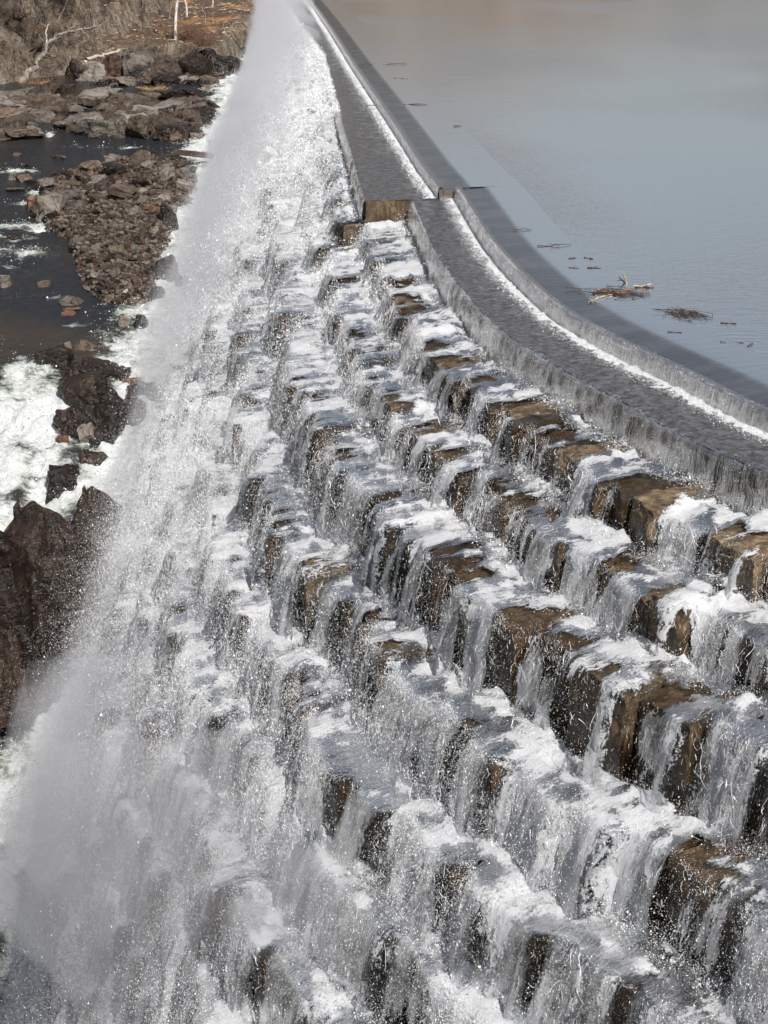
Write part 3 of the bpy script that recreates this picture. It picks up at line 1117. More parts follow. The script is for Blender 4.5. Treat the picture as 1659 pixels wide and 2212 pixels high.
def make_bank():
    ys = np.concatenate([np.arange(168, 215, .3), np.arange(215, 300, .7), np.arange(300, 430, 2.5)])
    xs = np.concatenate([np.arange(-110, -52, 1.2), np.arange(-52, -12, .28)])
    X, Y = np.meshgrid(xs, ys)
    X2 = X + .8 * n2(X * .3, Y * .3, 21, 4)
    Y2 = Y + .8 * n2(X * .3, Y * .3, 22, 4)
    H, dc, dd = bank_height(X, Y)
    st = n2(X * .05, H * .4 + Y * .05, 31, 3)
    X2 = X2 + .9 * st * sstep(-1, 2, dc)
    m = M('bank_rock')
    c = coord(m)
    n = m.noise(c, .45, 8, .68)
    s1 = m.noise(m.vscale(c, (.5, .35, .3)), .55, 8, .72, .6)
    f = m.math('ADD', m.math('MULTIPLY', n, .5), m.math('MULTIPLY', s1, .5))
    rock = m.ramp(f, [(.36, (.02, .015, .012)), (.43, (.10, .075, .055)), (.50, (.24, .185, .135)), (.59, (.33, .27, .21)), (.67, (.45, .41, .37))])
    ck = m.rng(m.math('ABSOLUTE', m.math('SUBTRACT', m.noise(m.vscale(c, (.9, .5, .35)), .8, 5, .65, 1.2), .5)), .0, .03, .22, 1.0)
    rock = m.mixc(1.0, rock, m.node('CombineColor', {0: ck, 1: ck, 2: ck}).outputs[0], 'MULTIPLY')
    geo = m.node('NewGeometry')
    sep = m.node('SeparateXYZ', {0: geo.outputs['Normal']})
    vo = m.node('TexVoronoi', {'Scale': 1.0, 'Randomness': 1.0}, feature='DISTANCE_TO_EDGE')
    m.set(vo.inputs['Vector'], m.vscale(m.node('VectorMath', {0: c, 1: m.node('TexNoise', {'Scale': .5, 'Vector': c}).outputs['Color']}, operation='MULTIPLY_ADD').outputs[0] if 0 else c, (.55, .35, .22)))
    crk = m.rng(vo.outputs['Distance'], .0, .03, .55, 1.0)
    rock = m.mixc(1.0, rock, m.node('CombineColor', {0: crk, 1: crk, 2: crk}).outputs[0], 'MULTIPLY')
    flat = m.rng(m.math('ADD', sep.outputs[2], m.math('MULTIPLY', m.noise(c, .7, 5, .7), .5)), .98, 1.18)
    lit = m.ramp(m.noise(c, 1.6, 6, .75), [(.32, (.055, .036, .025)), (.5, (.13, .085, .058)), (.64, (.22, .13, .075)), (.78, (.36, .24, .15))])
    pk = m.rng(m.noise(c, .16, 3, .6), .54, .62)
    lit = m.mixc(m.math('MULTIPLY', pk, .8), lit, (.42, .22, .09))
    flo = m.math('MULTIPLY', flat, m.attr('litter'))
    col = m.mixc(flo, rock, lit)
    h = m.math('ADD', m.math('ADD', n, s1), m.math('MULTIPLY', m.noise(c, 5, 4, .7), .3))
    bs = m.node('BsdfPrincipled', {'Base Color': col, 'Roughness': .85, 'Normal': m.bump(h, 1.0, 1.1)})
    mat = m.done(bs.outputs[0])
    blk = np.floor(n2(X * .22 + H * .10, Y * .22 + H * .16, 51, 3) * 5) / 5
    X2 = X2 + 2.2 * blk * sstep(-1, 2, dc)
    Y2 = Y2 - 2.0 * blk * sstep(-1, 2, dc) + .5 * n2(X * .8, H * .6, 53, 4) * sstep(-1, 2, dc)
    P = np.stack([X2, Y2, H], -1)
    o = link('riverbank', grid_mesh('riverbank', P, None, {'litter': sstep(.5, 3, dd)}, smooth=True), mat)
    tag(o, kind='structure')
    # low riverbed under everything, and the hills all round
    v = np.array([(-400, -40, -46), (60, -40, -46), (60, 60, -46), (-400, 60, -46)])
    tag(link('ground', raw_mesh('ground', v, np.array([[0, 1, 2, 3]])), MS['rock_dark']), kind='structure')


make_bank()


def make_hills():
    m = M('hill_woods')
    c = coord(m)
    n = m.noise(c, .06, 8, .7)
    col = m.ramp(n, [(.3, (.06, .048, .040)), (.5, (.14, .115, .095)), (.7, (.24, .205, .175))])
    mat = m.done(m.node('BsdfPrincipled', {'Base Color': col, 'Roughness': .95}).outputs[0])
    az = np.radians(np.linspace(-70, 75, 120))
    rr = np.linspace(0, 1, 14)
    top = 34 * np.exp(-((np.degrees(az) - 1) / 7.0) ** 2) + 30 + 60 * sstep(-5, -30, np.degrees(az)) * 1 + 5 * n2(az * 12, 0 * az, 1, 4)
    R = 430 + 260 * rr[None, :] + 60 * sstep(np.radians(5), np.radians(40), az)[:, None]
    A = az[:, None] + 0 * R
    Z = -3 + (top[:, None]) * np.sin(rr[None, :] * math.pi / 2) + 3 * n2(A * 60, R * .02, 3, 3)
    P = np.stack([R * np.sin(A), R * np.cos(A), Z], -1)
    tag(link('hills', grid_mesh('hills', P), mat), kind='structure')


make_hills()


# ------------------------------------------------------------------ rocks
def ico(sub):
    t = (1 + 5 ** .5) / 2
    V = [(-1, t, 0), (1, t, 0), (-1, -t, 0), (1, -t, 0), (0, -1, t), (0, 1, t), (0, -1, -t), (0, 1, -t), (t, 0, -1), (t, 0, 1), (-t, 0, -1), (-t, 0, 1)]
    F = [(0, 11, 5), (0, 5, 1), (0, 1, 7), (0, 7, 10), (0, 10, 11), (1, 5, 9), (5, 11, 4), (11, 10, 2), (10, 7, 6), (7, 1, 8),
         (3, 9, 4), (3, 4, 2), (3, 2, 6), (3, 6, 8), (3, 8, 9), (4, 9, 5), (2, 4, 11), (6, 2, 10), (8, 6, 7), (9, 8, 1)]
    V = [np.array(v) / np.linalg.norm(v) for v in V]
    for _ in range(sub):
        mid, G = {}, []

        def mp(a, b):
            k = (min(a, b), max(a, b))
            if k not in mid:
                v = V[a] + V[b]
                V.append(v / np.linalg.norm(v))
                mid[k] = len(V) - 1
            return mid[k]
        for a, b, c in F:
            x, y, z = mp(a, b), mp(b, c), mp(c, a)
            G += [(a, x, z), (b, y, x), (c, z, y), (x, y, z)]
        F = G
    return np.array(V), np.array(F)


ICO = {k: ico(k) for k in (1, 2, 3, 4, 5)}


def rock_mesh(seed, size, sub=3, planes=13, boxy=.5, nz=.10, facet=True):
    r_ = np.random.default_rng(seed)
    V, F = ICO[sub]
    N = r_.normal(size=(planes, 3))
    ax = np.array([(1, 0, 0), (-1, 0, 0), (0, 1, 0), (0, -1, 0), (0, 0, 1), (0, 0, -1)], float) + r_.normal(0, .22, (6, 3))
    N = np.concatenate([N, ax]); N /= np.linalg.norm(N, axis=1)[:, None]
    h = np.concatenate([r_.uniform(.72, 1.0, planes), r_.uniform(.55, .8, 6) * (1 - boxy * .2)])
    D = V @ N.T
    r = np.where(D > .05, h / np.maximum(D, .05), 9).min(1)
    r = np.minimum(r, 1.15)
    P = V * r[:, None]
    P = P * np.array(size)
    sc = 1.6 / max(size)
    dn = np.stack([fbm(P * sc + seed * 3.7 + q, 4, 2.1, .55) for q in (0, 31, 57)], -1)
    P = P + dn * nz * np.array(size).mean()
    return raw_mesh('rock', P, F, smooth=not facet)


def add_rock(px, py, wpx, hpx, mat, label, cat='rock', name='boulder', seed=None, group=None, sub=4, depth=1.0, boxy=.5, nz=.10, sink=.25, rot=None, tilt=0.15, planes=13, facet=False, z=None):
    """rock whose picture is about wpx wide and hpx high (full view pixels) with its foot at py"""
    seed = int(seed if seed is not None else px * 7 + py * 3)
    if z is None:
        x, y, z = riverpt(px, py)
    else:
        x, y = groundpt(px, py, z)
    dist = y * math.cos(PITCH) + (CAM_H - z) * math.sin(PITCH)
    dep = math.atan2(CAM_H - z, y)
    sx = wpx * .463 / F_PX * dist / 2
    hh = hpx * .463 / F_PX * dist
    sy = sx * depth
    # height seen = 2 sy sin(dep) + h cos(dep)
    sz = max(.25 * sx, (hh - 1.6 * sy * math.sin(dep)) / math.cos(dep))
    r_ = np.random.default_rng(seed)
    me = rock_mesh(seed, (sx * 1.12, sy * 1.12, sz), sub, planes, boxy, nz, facet)
    o = link(name, me, MS[mat])
    o.location = (x, y + sy * .8, z + sz * (.5 - sink))
    o.rotation_euler = (r_.uniform(-tilt, tilt), r_.uniform(-tilt, tilt), r_.uniform(0, 6.28) if rot is None else rot)
    if rot is None:
        o.rotation_euler[2] = r_.choice([0, math.pi]) + r_.uniform(-.35, .35)
    tag(o, label, cat, group)
    return o


# bedrock and boulders seen one by one: px, py (foot), w, h, material, label, kwargs
for a in (
    (110, 1470, 300, 330, 'rock_dark', 'huge dark wet bedrock outcrop at the left edge below the rapids', 'outcrop', 'bedrock_outcrop', dict(depth=.9, sub=5, nz=.16, sink=.1)),
    (10, 1520, 200, 350, 'rock_dark', 'steep dark streaked bedrock face cut by the left edge of the frame', 'outcrop', 'bedrock_outcrop', dict(depth=.8, sub=5, nz=.14, sink=.1)),
    (215, 1225, 140, 150, 'rock_dark', 'rounded dark rock hump on top of the huge outcrop, washed by foam', 'outcrop', 'bedrock_outcrop', dict(sub=5, nz=.14, sink=.1)),
    (20, 1600, 90, 60, 'rock_dark', 'low brown rock at the left edge in lacy water below the outcrop', 'rock', 'boulder', {}),
    (134, 1076, 112, 88, 'rock_dark', 'broad cracked dark boulder with white water on three sides', 'boulder', 'boulder', dict(boxy=.9)),
    (195, 1006, 72, 46, 'rock_dark', 'small black blocky boulder just above the broad cracked boulder', 'boulder', 'boulder', {}),
    (190, 968, 50, 56, 'rock_grey', 'wet glinting triangular slab between dark rocks', 'rock', 'boulder', dict(tilt=.5)),
    (138, 940, 70, 60, 'rock_dark', 'dark brown boulder with rusty orange foot beside the glinting slab', 'boulder', 'boulder', {}),
    (133, 958, 34, 22, 'rock_rust', 'bright rusty orange rock at the foot of a dark boulder', 'rock', 'boulder', {}),
    (230, 950, 90, 90, 'rock_dark', 'upright dark boulder right of the glinting slab', 'boulder', 'boulder', {}),
    (180, 880, 110, 90, 'rock_dark', 'large dark angular rock at the centre of the boulder cluster', 'boulder', 'boulder', dict(planes=16)),
    (270, 905, 110, 60, 'rock_dark', 'dark jagged rock on the right of the boulder cluster near the spray', 'boulder', 'boulder', {}),
    (230, 815, 150, 40, 'rock_dark', 'flat dark wet slab topping the boulder cluster', 'slab', 'boulder', dict(depth=.6)),
    (285, 835, 50, 26, 'rock_rust', 'rust stained ledge under the flat dark slab', 'rock', 'boulder', {}),
    (120, 800, 90, 60, 'rock_dark', 'dark rock with water sliding past on the upper left of the cluster', 'boulder', 'boulder', {}),
    (335, 870, 50, 40, 'rock_dark', 'dark wet rock touching the edge of the spray', 'boulder', 'boulder', {}),
    (145, 756, 28, 20, 'rock_grey', 'pale grey block standing in dark water upstream of the cluster', 'rock', 'boulder', {}),
    (180, 757, 60, 22, 'rock_brown', 'low brown rock right of the pale grey block', 'rock', 'boulder', {}),
    (357, 603, 54, 52, 'rock_dark', 'tall dark brown boulder at the right end of the rubble bar', 'boulder', 'boulder', dict(boxy=.8)),
    (390, 612, 30, 22, 'rock_dark', 'small black pointed rock in front of the tall dark boulder', 'rock', 'boulder', {}),
    (265, 703, 34, 26, 'rock_tan', 'golden tan pointed rock alone in dark water', 'rock', 'boulder', {}),
    (302, 706, 40, 30, 'rock_dark', 'dark rounded rock beside the golden tan rock', 'rock', 'boulder', {}),
    (150, 660, 52, 22, 'rock_grey', 'flat grey slab with two rocks before it, below the rubble bar', 'slab', 'boulder', dict(depth=.7)),
    (150, 674, 44, 14, 'rock_rust', 'rusty brown flat rock in front of the flat grey slab', 'rock', 'boulder', {}),
    (145, 684, 38, 12, 'rock_rust', 'lowest flat rusty rock beneath the flat grey slab', 'rock', 'boulder', {}),
    (10, 622, 30, 30, 'rock_grey', 'grey boulder at the left edge level with the rubble bar foot', 'boulder', 'boulder', {}),
    (90, 622, 40, 18, 'rock_brown', 'mossy low brown rock in shallow water near the left edge', 'rock', 'boulder', {}),
    (30, 515, 50, 12, 'rock_dark', 'flat dark rock awash below a white ripple', 'rock', 'boulder', dict(depth=.6)),
    (362, 500, 52, 56, 'rock_dark', 'long dark leaning slab sliding into white water right of the rubble', 'slab', 'boulder', dict(depth=.5, tilt=.4, rot=.5)),
    (100, 478, 72, 62, 'rock_grey', 'large grey tent shaped outcrop at the left end of the rubble bar', 'outcrop', 'bedrock_outcrop', dict(sub=5, planes=9)),
    (66, 455, 26, 34, 'rock_rust', 'orange brown boulder left of the tent shaped outcrop', 'boulder', 'boulder', {}),
    (130, 452, 80, 46, 'rock_grey', 'sloping grey rock behind the tent shaped outcrop', 'outcrop', 'bedrock_outcrop', dict(sub=5)),
    (248, 360, 46, 30, 'rock_grey', 'large rounded grey boulder at the top of the rubble bar', 'boulder', 'boulder', {}),
    (265, 408, 54, 28, 'rock_grey', 'big square edged grey block in the upper rubble', 'boulder', 'boulder', dict(boxy=1)),
    (373, 425, 16, 20, 'rock_tan', 'upright pale tan block at the right of the rubble', 'rock', 'boulder', dict(boxy=1)),
    (343, 434, 30, 16, 'rock_tan', 'pale tan broken block left of the upright tan block', 'rock', 'boulder', {}),
    (352, 415, 30, 18, 'rock_rust', 'reddish block behind the pale tan broken block', 'rock', 'boulder', {}),
    (195, 463, 30, 14, 'rock_tan', 'pale sharp edged slab near the middle of the rubble', 'rock', 'boulder', {}),
    (285, 445, 36, 20, 'rock_rust', 'rusty red squared stone in the middle of the rubble', 'rock', 'boulder', dict(boxy=1)),
    (291, 466, 24, 14, 'rock_grey', 'grey squared stone under the rusty red one', 'rock', 'boulder', dict(boxy=1)),
    (142, 498, 18, 14, 'rock_pale', 'whitish stone in the water at the left of the rubble', 'rock', 'boulder', {}),
    (240, 500, 70, 20, 'rock_brown', 'broad low brown rock across the middle of the rubble', 'boulder', 'boulder', dict(depth=.7)),
    (90, 415, 36, 26, 'rock_rust', 'brown rusty boulder standing in the river left of the rubble', 'boulder', 'boulder', {}),
    (26, 388, 22, 18, 'rock_grey', 'grey block, leftmost of the stones in the riffle', 'rock', 'boulder', {}),
    (50, 392, 40, 18, 'rock_brown', 'brown stone in the riffle beside the leftmost grey block', 'rock', 'boulder', {}),
    (70, 400, 24, 14, 'rock_dark', 'small dark stone in the riffle by the rusty boulder', 'rock', 'boulder', {}),
    (30, 415, 44, 12, 'rock_brown', 'flat brown rock awash in the riffle at far left', 'rock', 'boulder', {}),
    (120, 380, 30, 12, 'rock_dark', 'dark stone awash just above the rubble bar', 'rock', 'boulder', {}),
    (35, 337, 20, 8, 'rock_brown', 'small flat brown rock alone in the calm pool at left', 'rock', 'boulder', {}),
    (126, 343, 38, 9, 'rock_brown', 'small low rock in the calm pool right of the flat brown one', 'rock', 'boulder', {}),
    (50, 360, 30, 9, 'rock_dark', 'dark low rock between the pool and the riffle', 'rock', 'boulder', {}),
    (365, 343, 40, 12, 'rock_brown', 'cluster rock under the old timber beam', 'rock', 'boulder', {}),
    # bedrock island between the pools
    (185, 283, 110, 46, 'rock_grey', 'broad grey striped bedrock hump at the front of the rock island', 'outcrop', 'bedrock_outcrop', dict(sub=5, planes=10, depth=.8)),
    (210, 298, 70, 40, 'rock_grey', 'steep grey rock wedge dropping to the pool under the striped hump', 'outcrop', 'bedrock_outcrop', dict(sub=5)),
    (252, 298, 60, 42, 'rock_grey', 'pale rounded rock at the centre front of the rock island', 'outcrop', 'bedrock_outcrop', dict(sub=5)),
    (300, 300, 90, 52, 'rock_brown', 'ribbed brown bedrock right of the pale rounded rock', 'outcrop', 'bedrock_outcrop', dict(sub=5, nz=.15)),
    (370, 305, 110, 44, 'rock_dark', 'dark wet bedrock at the right front of the island beside white water', 'outcrop', 'bedrock_outcrop', dict(sub=5, nz=.15)),
    (400, 270, 100, 26, 'rock_brown', 'long low bedrock rib reaching right into the rapids', 'outcrop', 'bedrock_outcrop', dict(sub=5, depth=.7)),
    (300, 245, 130, 26, 'rock_brown', 'flat brown bedrock at the middle of the rock island', 'outcrop', 'bedrock_outcrop', dict(sub=5, depth=.8)),
    (400, 236, 110, 30, 'rock_brown', 'brown craggy ledge on the upper right of the rock island', 'outcrop', 'bedrock_outcrop', dict(sub=5, depth=.8, nz=.15)),
    (330, 215, 90, 18, 'rock_brown', 'low ledge with dry grass at the back of the rock island', 'outcrop', 'bedrock_outcrop', dict(sub=5)),
    (86, 266, 56, 32, 'rock_grey', 'grey boulder above the little fall at the left', 'boulder', 'boulder', {}),
    (66, 300, 40, 28, 'rock_grey', 'pointed grey boulder standing at the pool edge at left', 'boulder', 'boulder', {}),
    (20, 295, 80, 50, 'rock_brown', 'broad brown rock at the left frame edge above the pool', 'outcrop', 'bedrock_outcrop', dict(sub=5)),
    (70, 240, 170, 36, 'rock_brown', 'long sloping bedrock shelf at the foot of the cliff', 'outcrop', 'bedrock_outcrop', dict(sub=5, depth=.7)),
    (150, 238, 80, 20, 'rock_grey', 'low grey shelf rock beside the narrow pool', 'outcrop', 'bedrock_outcrop', dict(sub=5)),
    (92, 205, 150, 34, 'rock_brown', 'smooth brown bedrock slope leading down from the cliff', 'outcrop', 'bedrock_outcrop', dict(sub=5, depth=.7)),
    (205, 208, 70, 18, 'rock_grey', 'flat topped grey rock in the narrow pool', 'boulder', 'boulder', {}),
    (245, 203, 44, 14, 'rock_grey', 'small grey rock in the narrow pool right of the flat topped one', 'boulder', 'boulder', {}),
    (240, 187, 40, 10, 'rock_grey', 'low stone close under the rock wall', 'rock', 'boulder', {}),
    (440, 192, 36, 16, 'rock_dark', 'black rock at the right mouth of the narrow pool', 'rock', 'boulder', {}),
    (440, 206, 60, 10, 'rock_dark', 'flat black rock shelf lying in white water', 'rock', 'boulder', dict(depth=.5)),
    # the rock wall behind the narrow pool
    (205, 176, 98, 52, 'rock_grey', 'grey rock face at the left end of the rock wall', 'outcrop', 'bedrock_outcrop', dict(sub=5)),
    (172, 174, 70, 46, 'rock_brown', 'brown rock between the cliff foot and the rock wall', 'outcrop', 'bedrock_outcrop', dict(sub=5)),
    (245, 176, 61, 57, 'rock_rust', 'reddish brown section of the rock wall by the small trickle', 'outcrop', 'bedrock_outcrop', dict(sub=5)),
    (285, 176, 92, 69, 'rock_grey', 'tall bulging grey section at the middle of the rock wall', 'outcrop', 'bedrock_outcrop', dict(sub=5)),
    (350, 174, 98, 55, 'rock_brown', 'brown section of the rock wall right of the thin waterfall', 'outcrop', 'bedrock_outcrop', dict(sub=5)),
    (405, 170, 112, 50, 'rock_dark', 'dark section of the rock wall under the birch trees', 'outcrop', 'bedrock_outcrop', dict(sub=5)),
    (465, 162, 125, 57, 'rock_dark', 'dark wet point of the rock wall jutting into the rapids', 'outcrop', 'bedrock_outcrop', dict(sub=5, nz=.15)),
    (480, 118, 60, 20, 'rock_brown', 'low brown rocks on the bank tip behind the point', 'outcrop', 'bedrock_outcrop', dict(sub=4)),
    (515, 66, 34, 18, 'rock_rust', 'reddish boulders at the far waters edge', 'boulder', 'boulder', {}),
    (520, 116, 26, 14, 'rock_dark', 'dark boulder standing off the bank tip in the current', 'boulder', 'boulder', {}),
):
    px, py, w, h, mt, lab, cat, nm, kw = a
    kw = dict(kw)
    add_rock(px, py, w, h, mt, lab, cat, nm, **kw)

# rubble bar
BAR = [(330, 345), (400, 350), (418, 400), (405, 440), (350, 470), (368, 500), (350, 560), (332, 600), (340, 650), (225, 655), (190, 625), (165, 580),
       (150, 520), (110, 490), (70, 460), (95, 410), (135, 385), (245, 350)]


def in_poly(x, y, poly):
    c = np.zeros(np.shape(x), bool)
    n = len(poly)
    for i in range(n):
        x0, y0 = poly[i]; x1, y1 = poly[(i + 1) % n]
        if y0 == y1:
            continue
        c ^= ((y0 > y) != (y1 > y)) & (x < (x1 - x0) * (y - y0) / (y1 - y0) + x0)
    return c


def poly_dist(x, y, poly):
    d = np.full(np.shape(x), 1e9)
    n = len(poly)
    for i in range(n):
        a = np.array(poly[i], float); b = np.array(poly[(i + 1) % n], float)
        t = np.clip(((x - a[0]) * (b[0] - a[0]) + (y - a[1]) * (b[1] - a[1])) / ((b - a) ** 2).sum(), 0, 1)
        d = np.minimum(d, np.hypot(x - a[0] - t * (b[0] - a[0]), y - a[1] - t * (b[1] - a[1])))
    return np.where(in_poly(x, y, poly), d, -d)


def bar_h(x, y):
    z = river_z(y)
    px, py = disp(x, y, z)
    d = poly_dist(px, py, BAR)
    return z - .6 + 1.15 * sstep(-18, 14, d) + .35 * n2(x * .5, y * .5, 3, 4), d


def make_bar():
    X, Y = np.meshgrid(np.arange(-34, -10, .22), np.arange(100, 143, .22))
    H, d = bar_h(X, Y)
    o = link('gravel_bar', grid_mesh('gravel_bar', np.stack([X, Y, H], -1), smooth=False), MS['rock_brown'])
    tag(o, kind='structure')
    # small stones: nobody could count them
    V, F, nv = [], [], 0
    r_ = np.random.default_rng(3)
    base = [rock_mesh(900 + i, (1, .8, .6), 1, 10, .5, .12) for i in range(8)]
    bv = []
    for me in base:
        a = np.empty(len(me.vertices) * 3, np.float32); me.vertices.foreach_get('co', a)
        bv.append(a.reshape(-1, 3)); bpy.data.meshes.remove(me)
    Fb = ICO[1][1]
    got = 0
    parts = {0: ([], []), 1: ([], []), 2: ([], [])}
    while got < 3600:
        px, py = r_.uniform(60, 425), r_.uniform(340, 665)
        if poly_dist(np.array(px), np.array(py), BAR) < -4 - 30 * r_.uniform() ** 3 + 14 * math.sin(px * .11) * math.sin(py * .07):
            continue
        x, y, _ = riverpt(px, py)
        h, _ = bar_h(np.array(x), np.array(y))
        R = r_.uniform(.10, .32)
        a = r_.uniform(0, 6.28)
        Q = bv[r_.integers(8)] * R
        Q = np.stack([Q[:, 0] * math.cos(a) - Q[:, 1] * math.sin(a), Q[:, 0] * math.sin(a) + Q[:, 1] * math.cos(a), Q[:, 2]], -1) + (x, y, float(h) + R * .3)
        c = int(r_.choice([0, 1, 2], p=[.58, .34, .08]))
        parts[c][0].append(Q); got += 1
    for c, mt in ((0, 'rock_brown'), (1, 'rock_grey'), (2, 'rock_rust')):
        L = parts[c][0]
        Vv = np.concatenate(L)
        Ff = np.concatenate([Fb + i * len(L[0]) for i in range(len(L))])
        tag(link('rubble', raw_mesh('rubble', Vv, Ff, smooth=False), MS[mt]), kind='stuff')
    # the larger stones, one object each
    protos = {}
    for mt in ('rock_brown', 'rock_grey', 'rock_rust', 'rock_dark', 'rock_tan'):
        protos[mt] = [rock_mesh(700 + i * 13 + len(mt), (1, .8, .62), 2, 9, .7, .10, True) for i in range(6)]
        for me in protos[mt]:
            me.materials.append(MS[mt])
    lab = {'rock_brown': 'brown angular stone among many in the wet rubble bar', 'rock_grey': 'grey angular stone among many in the rubble bar',
           'rock_rust': 'rusty red stone among many in the rubble bar', 'rock_dark': 'dark wet stone among many in the rubble bar',
           'rock_tan': 'pale tan stone among many in the rubble bar'}
    got, cells = 0, []
    while got < 235:
        px, py = r_.uniform(60, 425), r_.uniform(342, 660)
        if poly_dist(np.array(px), np.array(py), BAR) < 0:
            continue
        upper = py < 480
        R = (.35 + .95 * r_.uniform() ** 2.2) if upper else (.28 + .5 * r_.uniform() ** 2)
        x, y, _ = riverpt(px, py)
        if any((x - a) ** 2 + (y - b) ** 2 < (.75 * (R + c)) ** 2 for a, b, c in cells):
            if r_.uniform() < .97:
                continue
        cells.append((x, y, R))
        h, _ = bar_h(np.array(x), np.array(y))
        mt = r_.choice(['rock_brown', 'rock_grey', 'rock_rust', 'rock_dark', 'rock_tan'], p=[.34, .37, .06, .14, .09] if upper else [.44, .18, .08, .25, .05])
        o = link('rubble_stone', protos[mt][r_.integers(6)])
        o.location = (x, y, float(h) + R * .3)
        s_ = R * r_.uniform(.8, 1.2)
        o.scale = (R, s_, R * r_.uniform(.7, 1.1))
        o.rotation_euler = (r_.uniform(-.5, .5), r_.uniform(-.5, .5), r_.uniform(0, 6.28))
        tag(o, lab[str(mt)], 'stone', 'loose stones heaped on the rubble bar')
        got += 1
    for i, (px, py) in enumerate(((580 * .54 * 1, 1062 * .54), )):
        pass


make_bar()

SHELVES = [  # shore outline in the photo's full view, height, roughness, material
    ([(150, 240), (230, 222), (330, 205), (430, 218), (475, 243), (450, 265), (425, 300), (380, 306), (200, 300), (120, 275), (105, 245)], .75, .45, 'rock_brown'),
    ([(-60, 225), (60, 205), (150, 208), (215, 222), (140, 240), (95, 262), (75, 300), (-60, 312)], .8, .45, 'rock_brown'),
    ([(130, 800), (230, 790), (335, 830), (325, 880), (255, 935), (235, 990), (165, 985), (115, 945), (150, 880)], 1.0, .7, 'rock_dark'),
    ([(-120, 1300), (60, 1215), (190, 1135), (265, 1110), (280, 1180), (250, 1280), (190, 1370), (120, 1440), (60, 1500), (20, 1580), (-120, 1600)], 2.2, 1.3, 'rock_dark'),
    ([(180, 182), (260, 179), (330, 177), (480, 165), (470, 185), (330, 184), (240, 188)], .6, .5, 'rock_dark'),
]


def make_shelves():
    for i, (poly, hh, rg, mt) in enumerate(SHELVES):
        W = np.array([riverpt(*p)[:2] for p in poly])
        lo, hi = W.min(0) - 2, W.max(0) + 2
        st = max(.12, (hi[1] - lo[1]) / 260)
        X, Y = np.meshgrid(np.arange(lo[0], hi[0], st), np.arange(lo[1], hi[1], st))
        wx = X + 1.0 * n2(X * .5, Y * .5, 3 + i, 4)
        wy = Y + 1.0 * n2(X * .5, Y * .5, 7 + i, 4)
        d = poly_dist(wx, wy, [tuple(q) for q in W])
        zr = river_z(Y)
        zr = (zr + float(river_z(W[:, 1].mean()))) / 2 if hh > 2 else zr
        rid = 1 - 2 * np.abs(n2(X * .30 + Y * .12, Y * .22, 5 + i, 5))
        step = np.floor((n2(X * .25, Y * .25, 15 + i, 3) + 1) * 3.5) / 3.5 - 1
        H = zr - .8 + (hh + .8) * sstep(-.3, 1.0, d) + rg * (.55 * rid + .8 * step + .25 * n2(X * 1.6, Y * 1.6, 9, 4)) * sstep(-.6, .8, d) - .15
        if hh < 2:
            H = H - 1.5 * sstep(.12, .34, n2(X * .16, Y * .22, 40 + i, 3)) - .3
        wet = np.clip(1.15 - (H - river_z(Y)) / .9, 0, 1)
        o = link('bedrock', grid_mesh('bedrock', np.stack([X + .2 * n2(X * 1.2, H, 1, 3), Y + .2 * n2(Y * 1.2, H, 2, 3), H], -1), None, {'wet': wet}, smooth=False, keep=(d > -1.2)), MS[mt])
        tag(o, kind='structure')


make_shelves()


def scatter_ledges():
    r_ = np.random.default_rng(77)
    protos = {mt: [rock_mesh(500 + i * 17 + len(mt), (1, .75, .5), 4, 12, .6, .13) for i in range(5)] for mt in ('rock_grey', 'rock_brown', 'rock_dark')}
    for mt in protos:
        for me in protos[mt]:
            me.materials.append(MS[mt])
    col = {'rock_grey': 'grey', 'rock_brown': 'brown', 'rock_dark': 'dark wet'}
    spec = ((0, 46, (.8, 3.0), 'angular ledge rock among many on the bedrock island between the pools', 'ledge rocks on the bedrock island'),
            (1, 26, (.8, 3.0), 'angular ledge rock among many on the shelf at the cliff foot', 'ledge rocks at the cliff foot'),
            (2, 16, (.4, 1.3), 'rock among several in the boulder cluster by the rapids', 'small rocks in the boulder cluster'),
            (4, 18, (.8, 2.2), 'rock among many along the foot of the rock wall', 'rocks along the foot of the rock wall'))
    for si, n, (a, b), lab, grp in spec:
        poly = SHELVES[si][0]
        P = np.array(poly)
        got = 0
        while got < n:
            px, py = r_.uniform(P[:, 0].min(), P[:, 0].max()), r_.uniform(P[:, 1].min(), P[:, 1].max())
            if px < -10 or not in_poly(np.array(px), np.array(py), poly):
                continue
            x, y, z = riverpt(px, py)
            R = a + (b - a) * r_.uniform() ** 1.8
            right = px > 330 and si in (0, 4)
            mt = 'rock_dark' if si == 2 or (right and r_.uniform() < .7) else str(r_.choice(['rock_grey', 'rock_brown']))
            o = link('ledge_rock', protos[mt][r_.integers(5)])
            o.location = (x, y, z + .25 + (.3 if si != 4 else .1) * r_.uniform())
            o.scale = (R, R * r_.uniform(.6, 1), R * r_.uniform(.35, .8) if R > 1.5 else R * .8)
            o.rotation_euler = (r_.uniform(-.3, .3), r_.uniform(-.3, .3), r_.uniform(-.6, .6) + r_.choice([0, math.pi]))
            tag(o, col[mt] + ' ' + lab, 'rock', grp)
            got += 1


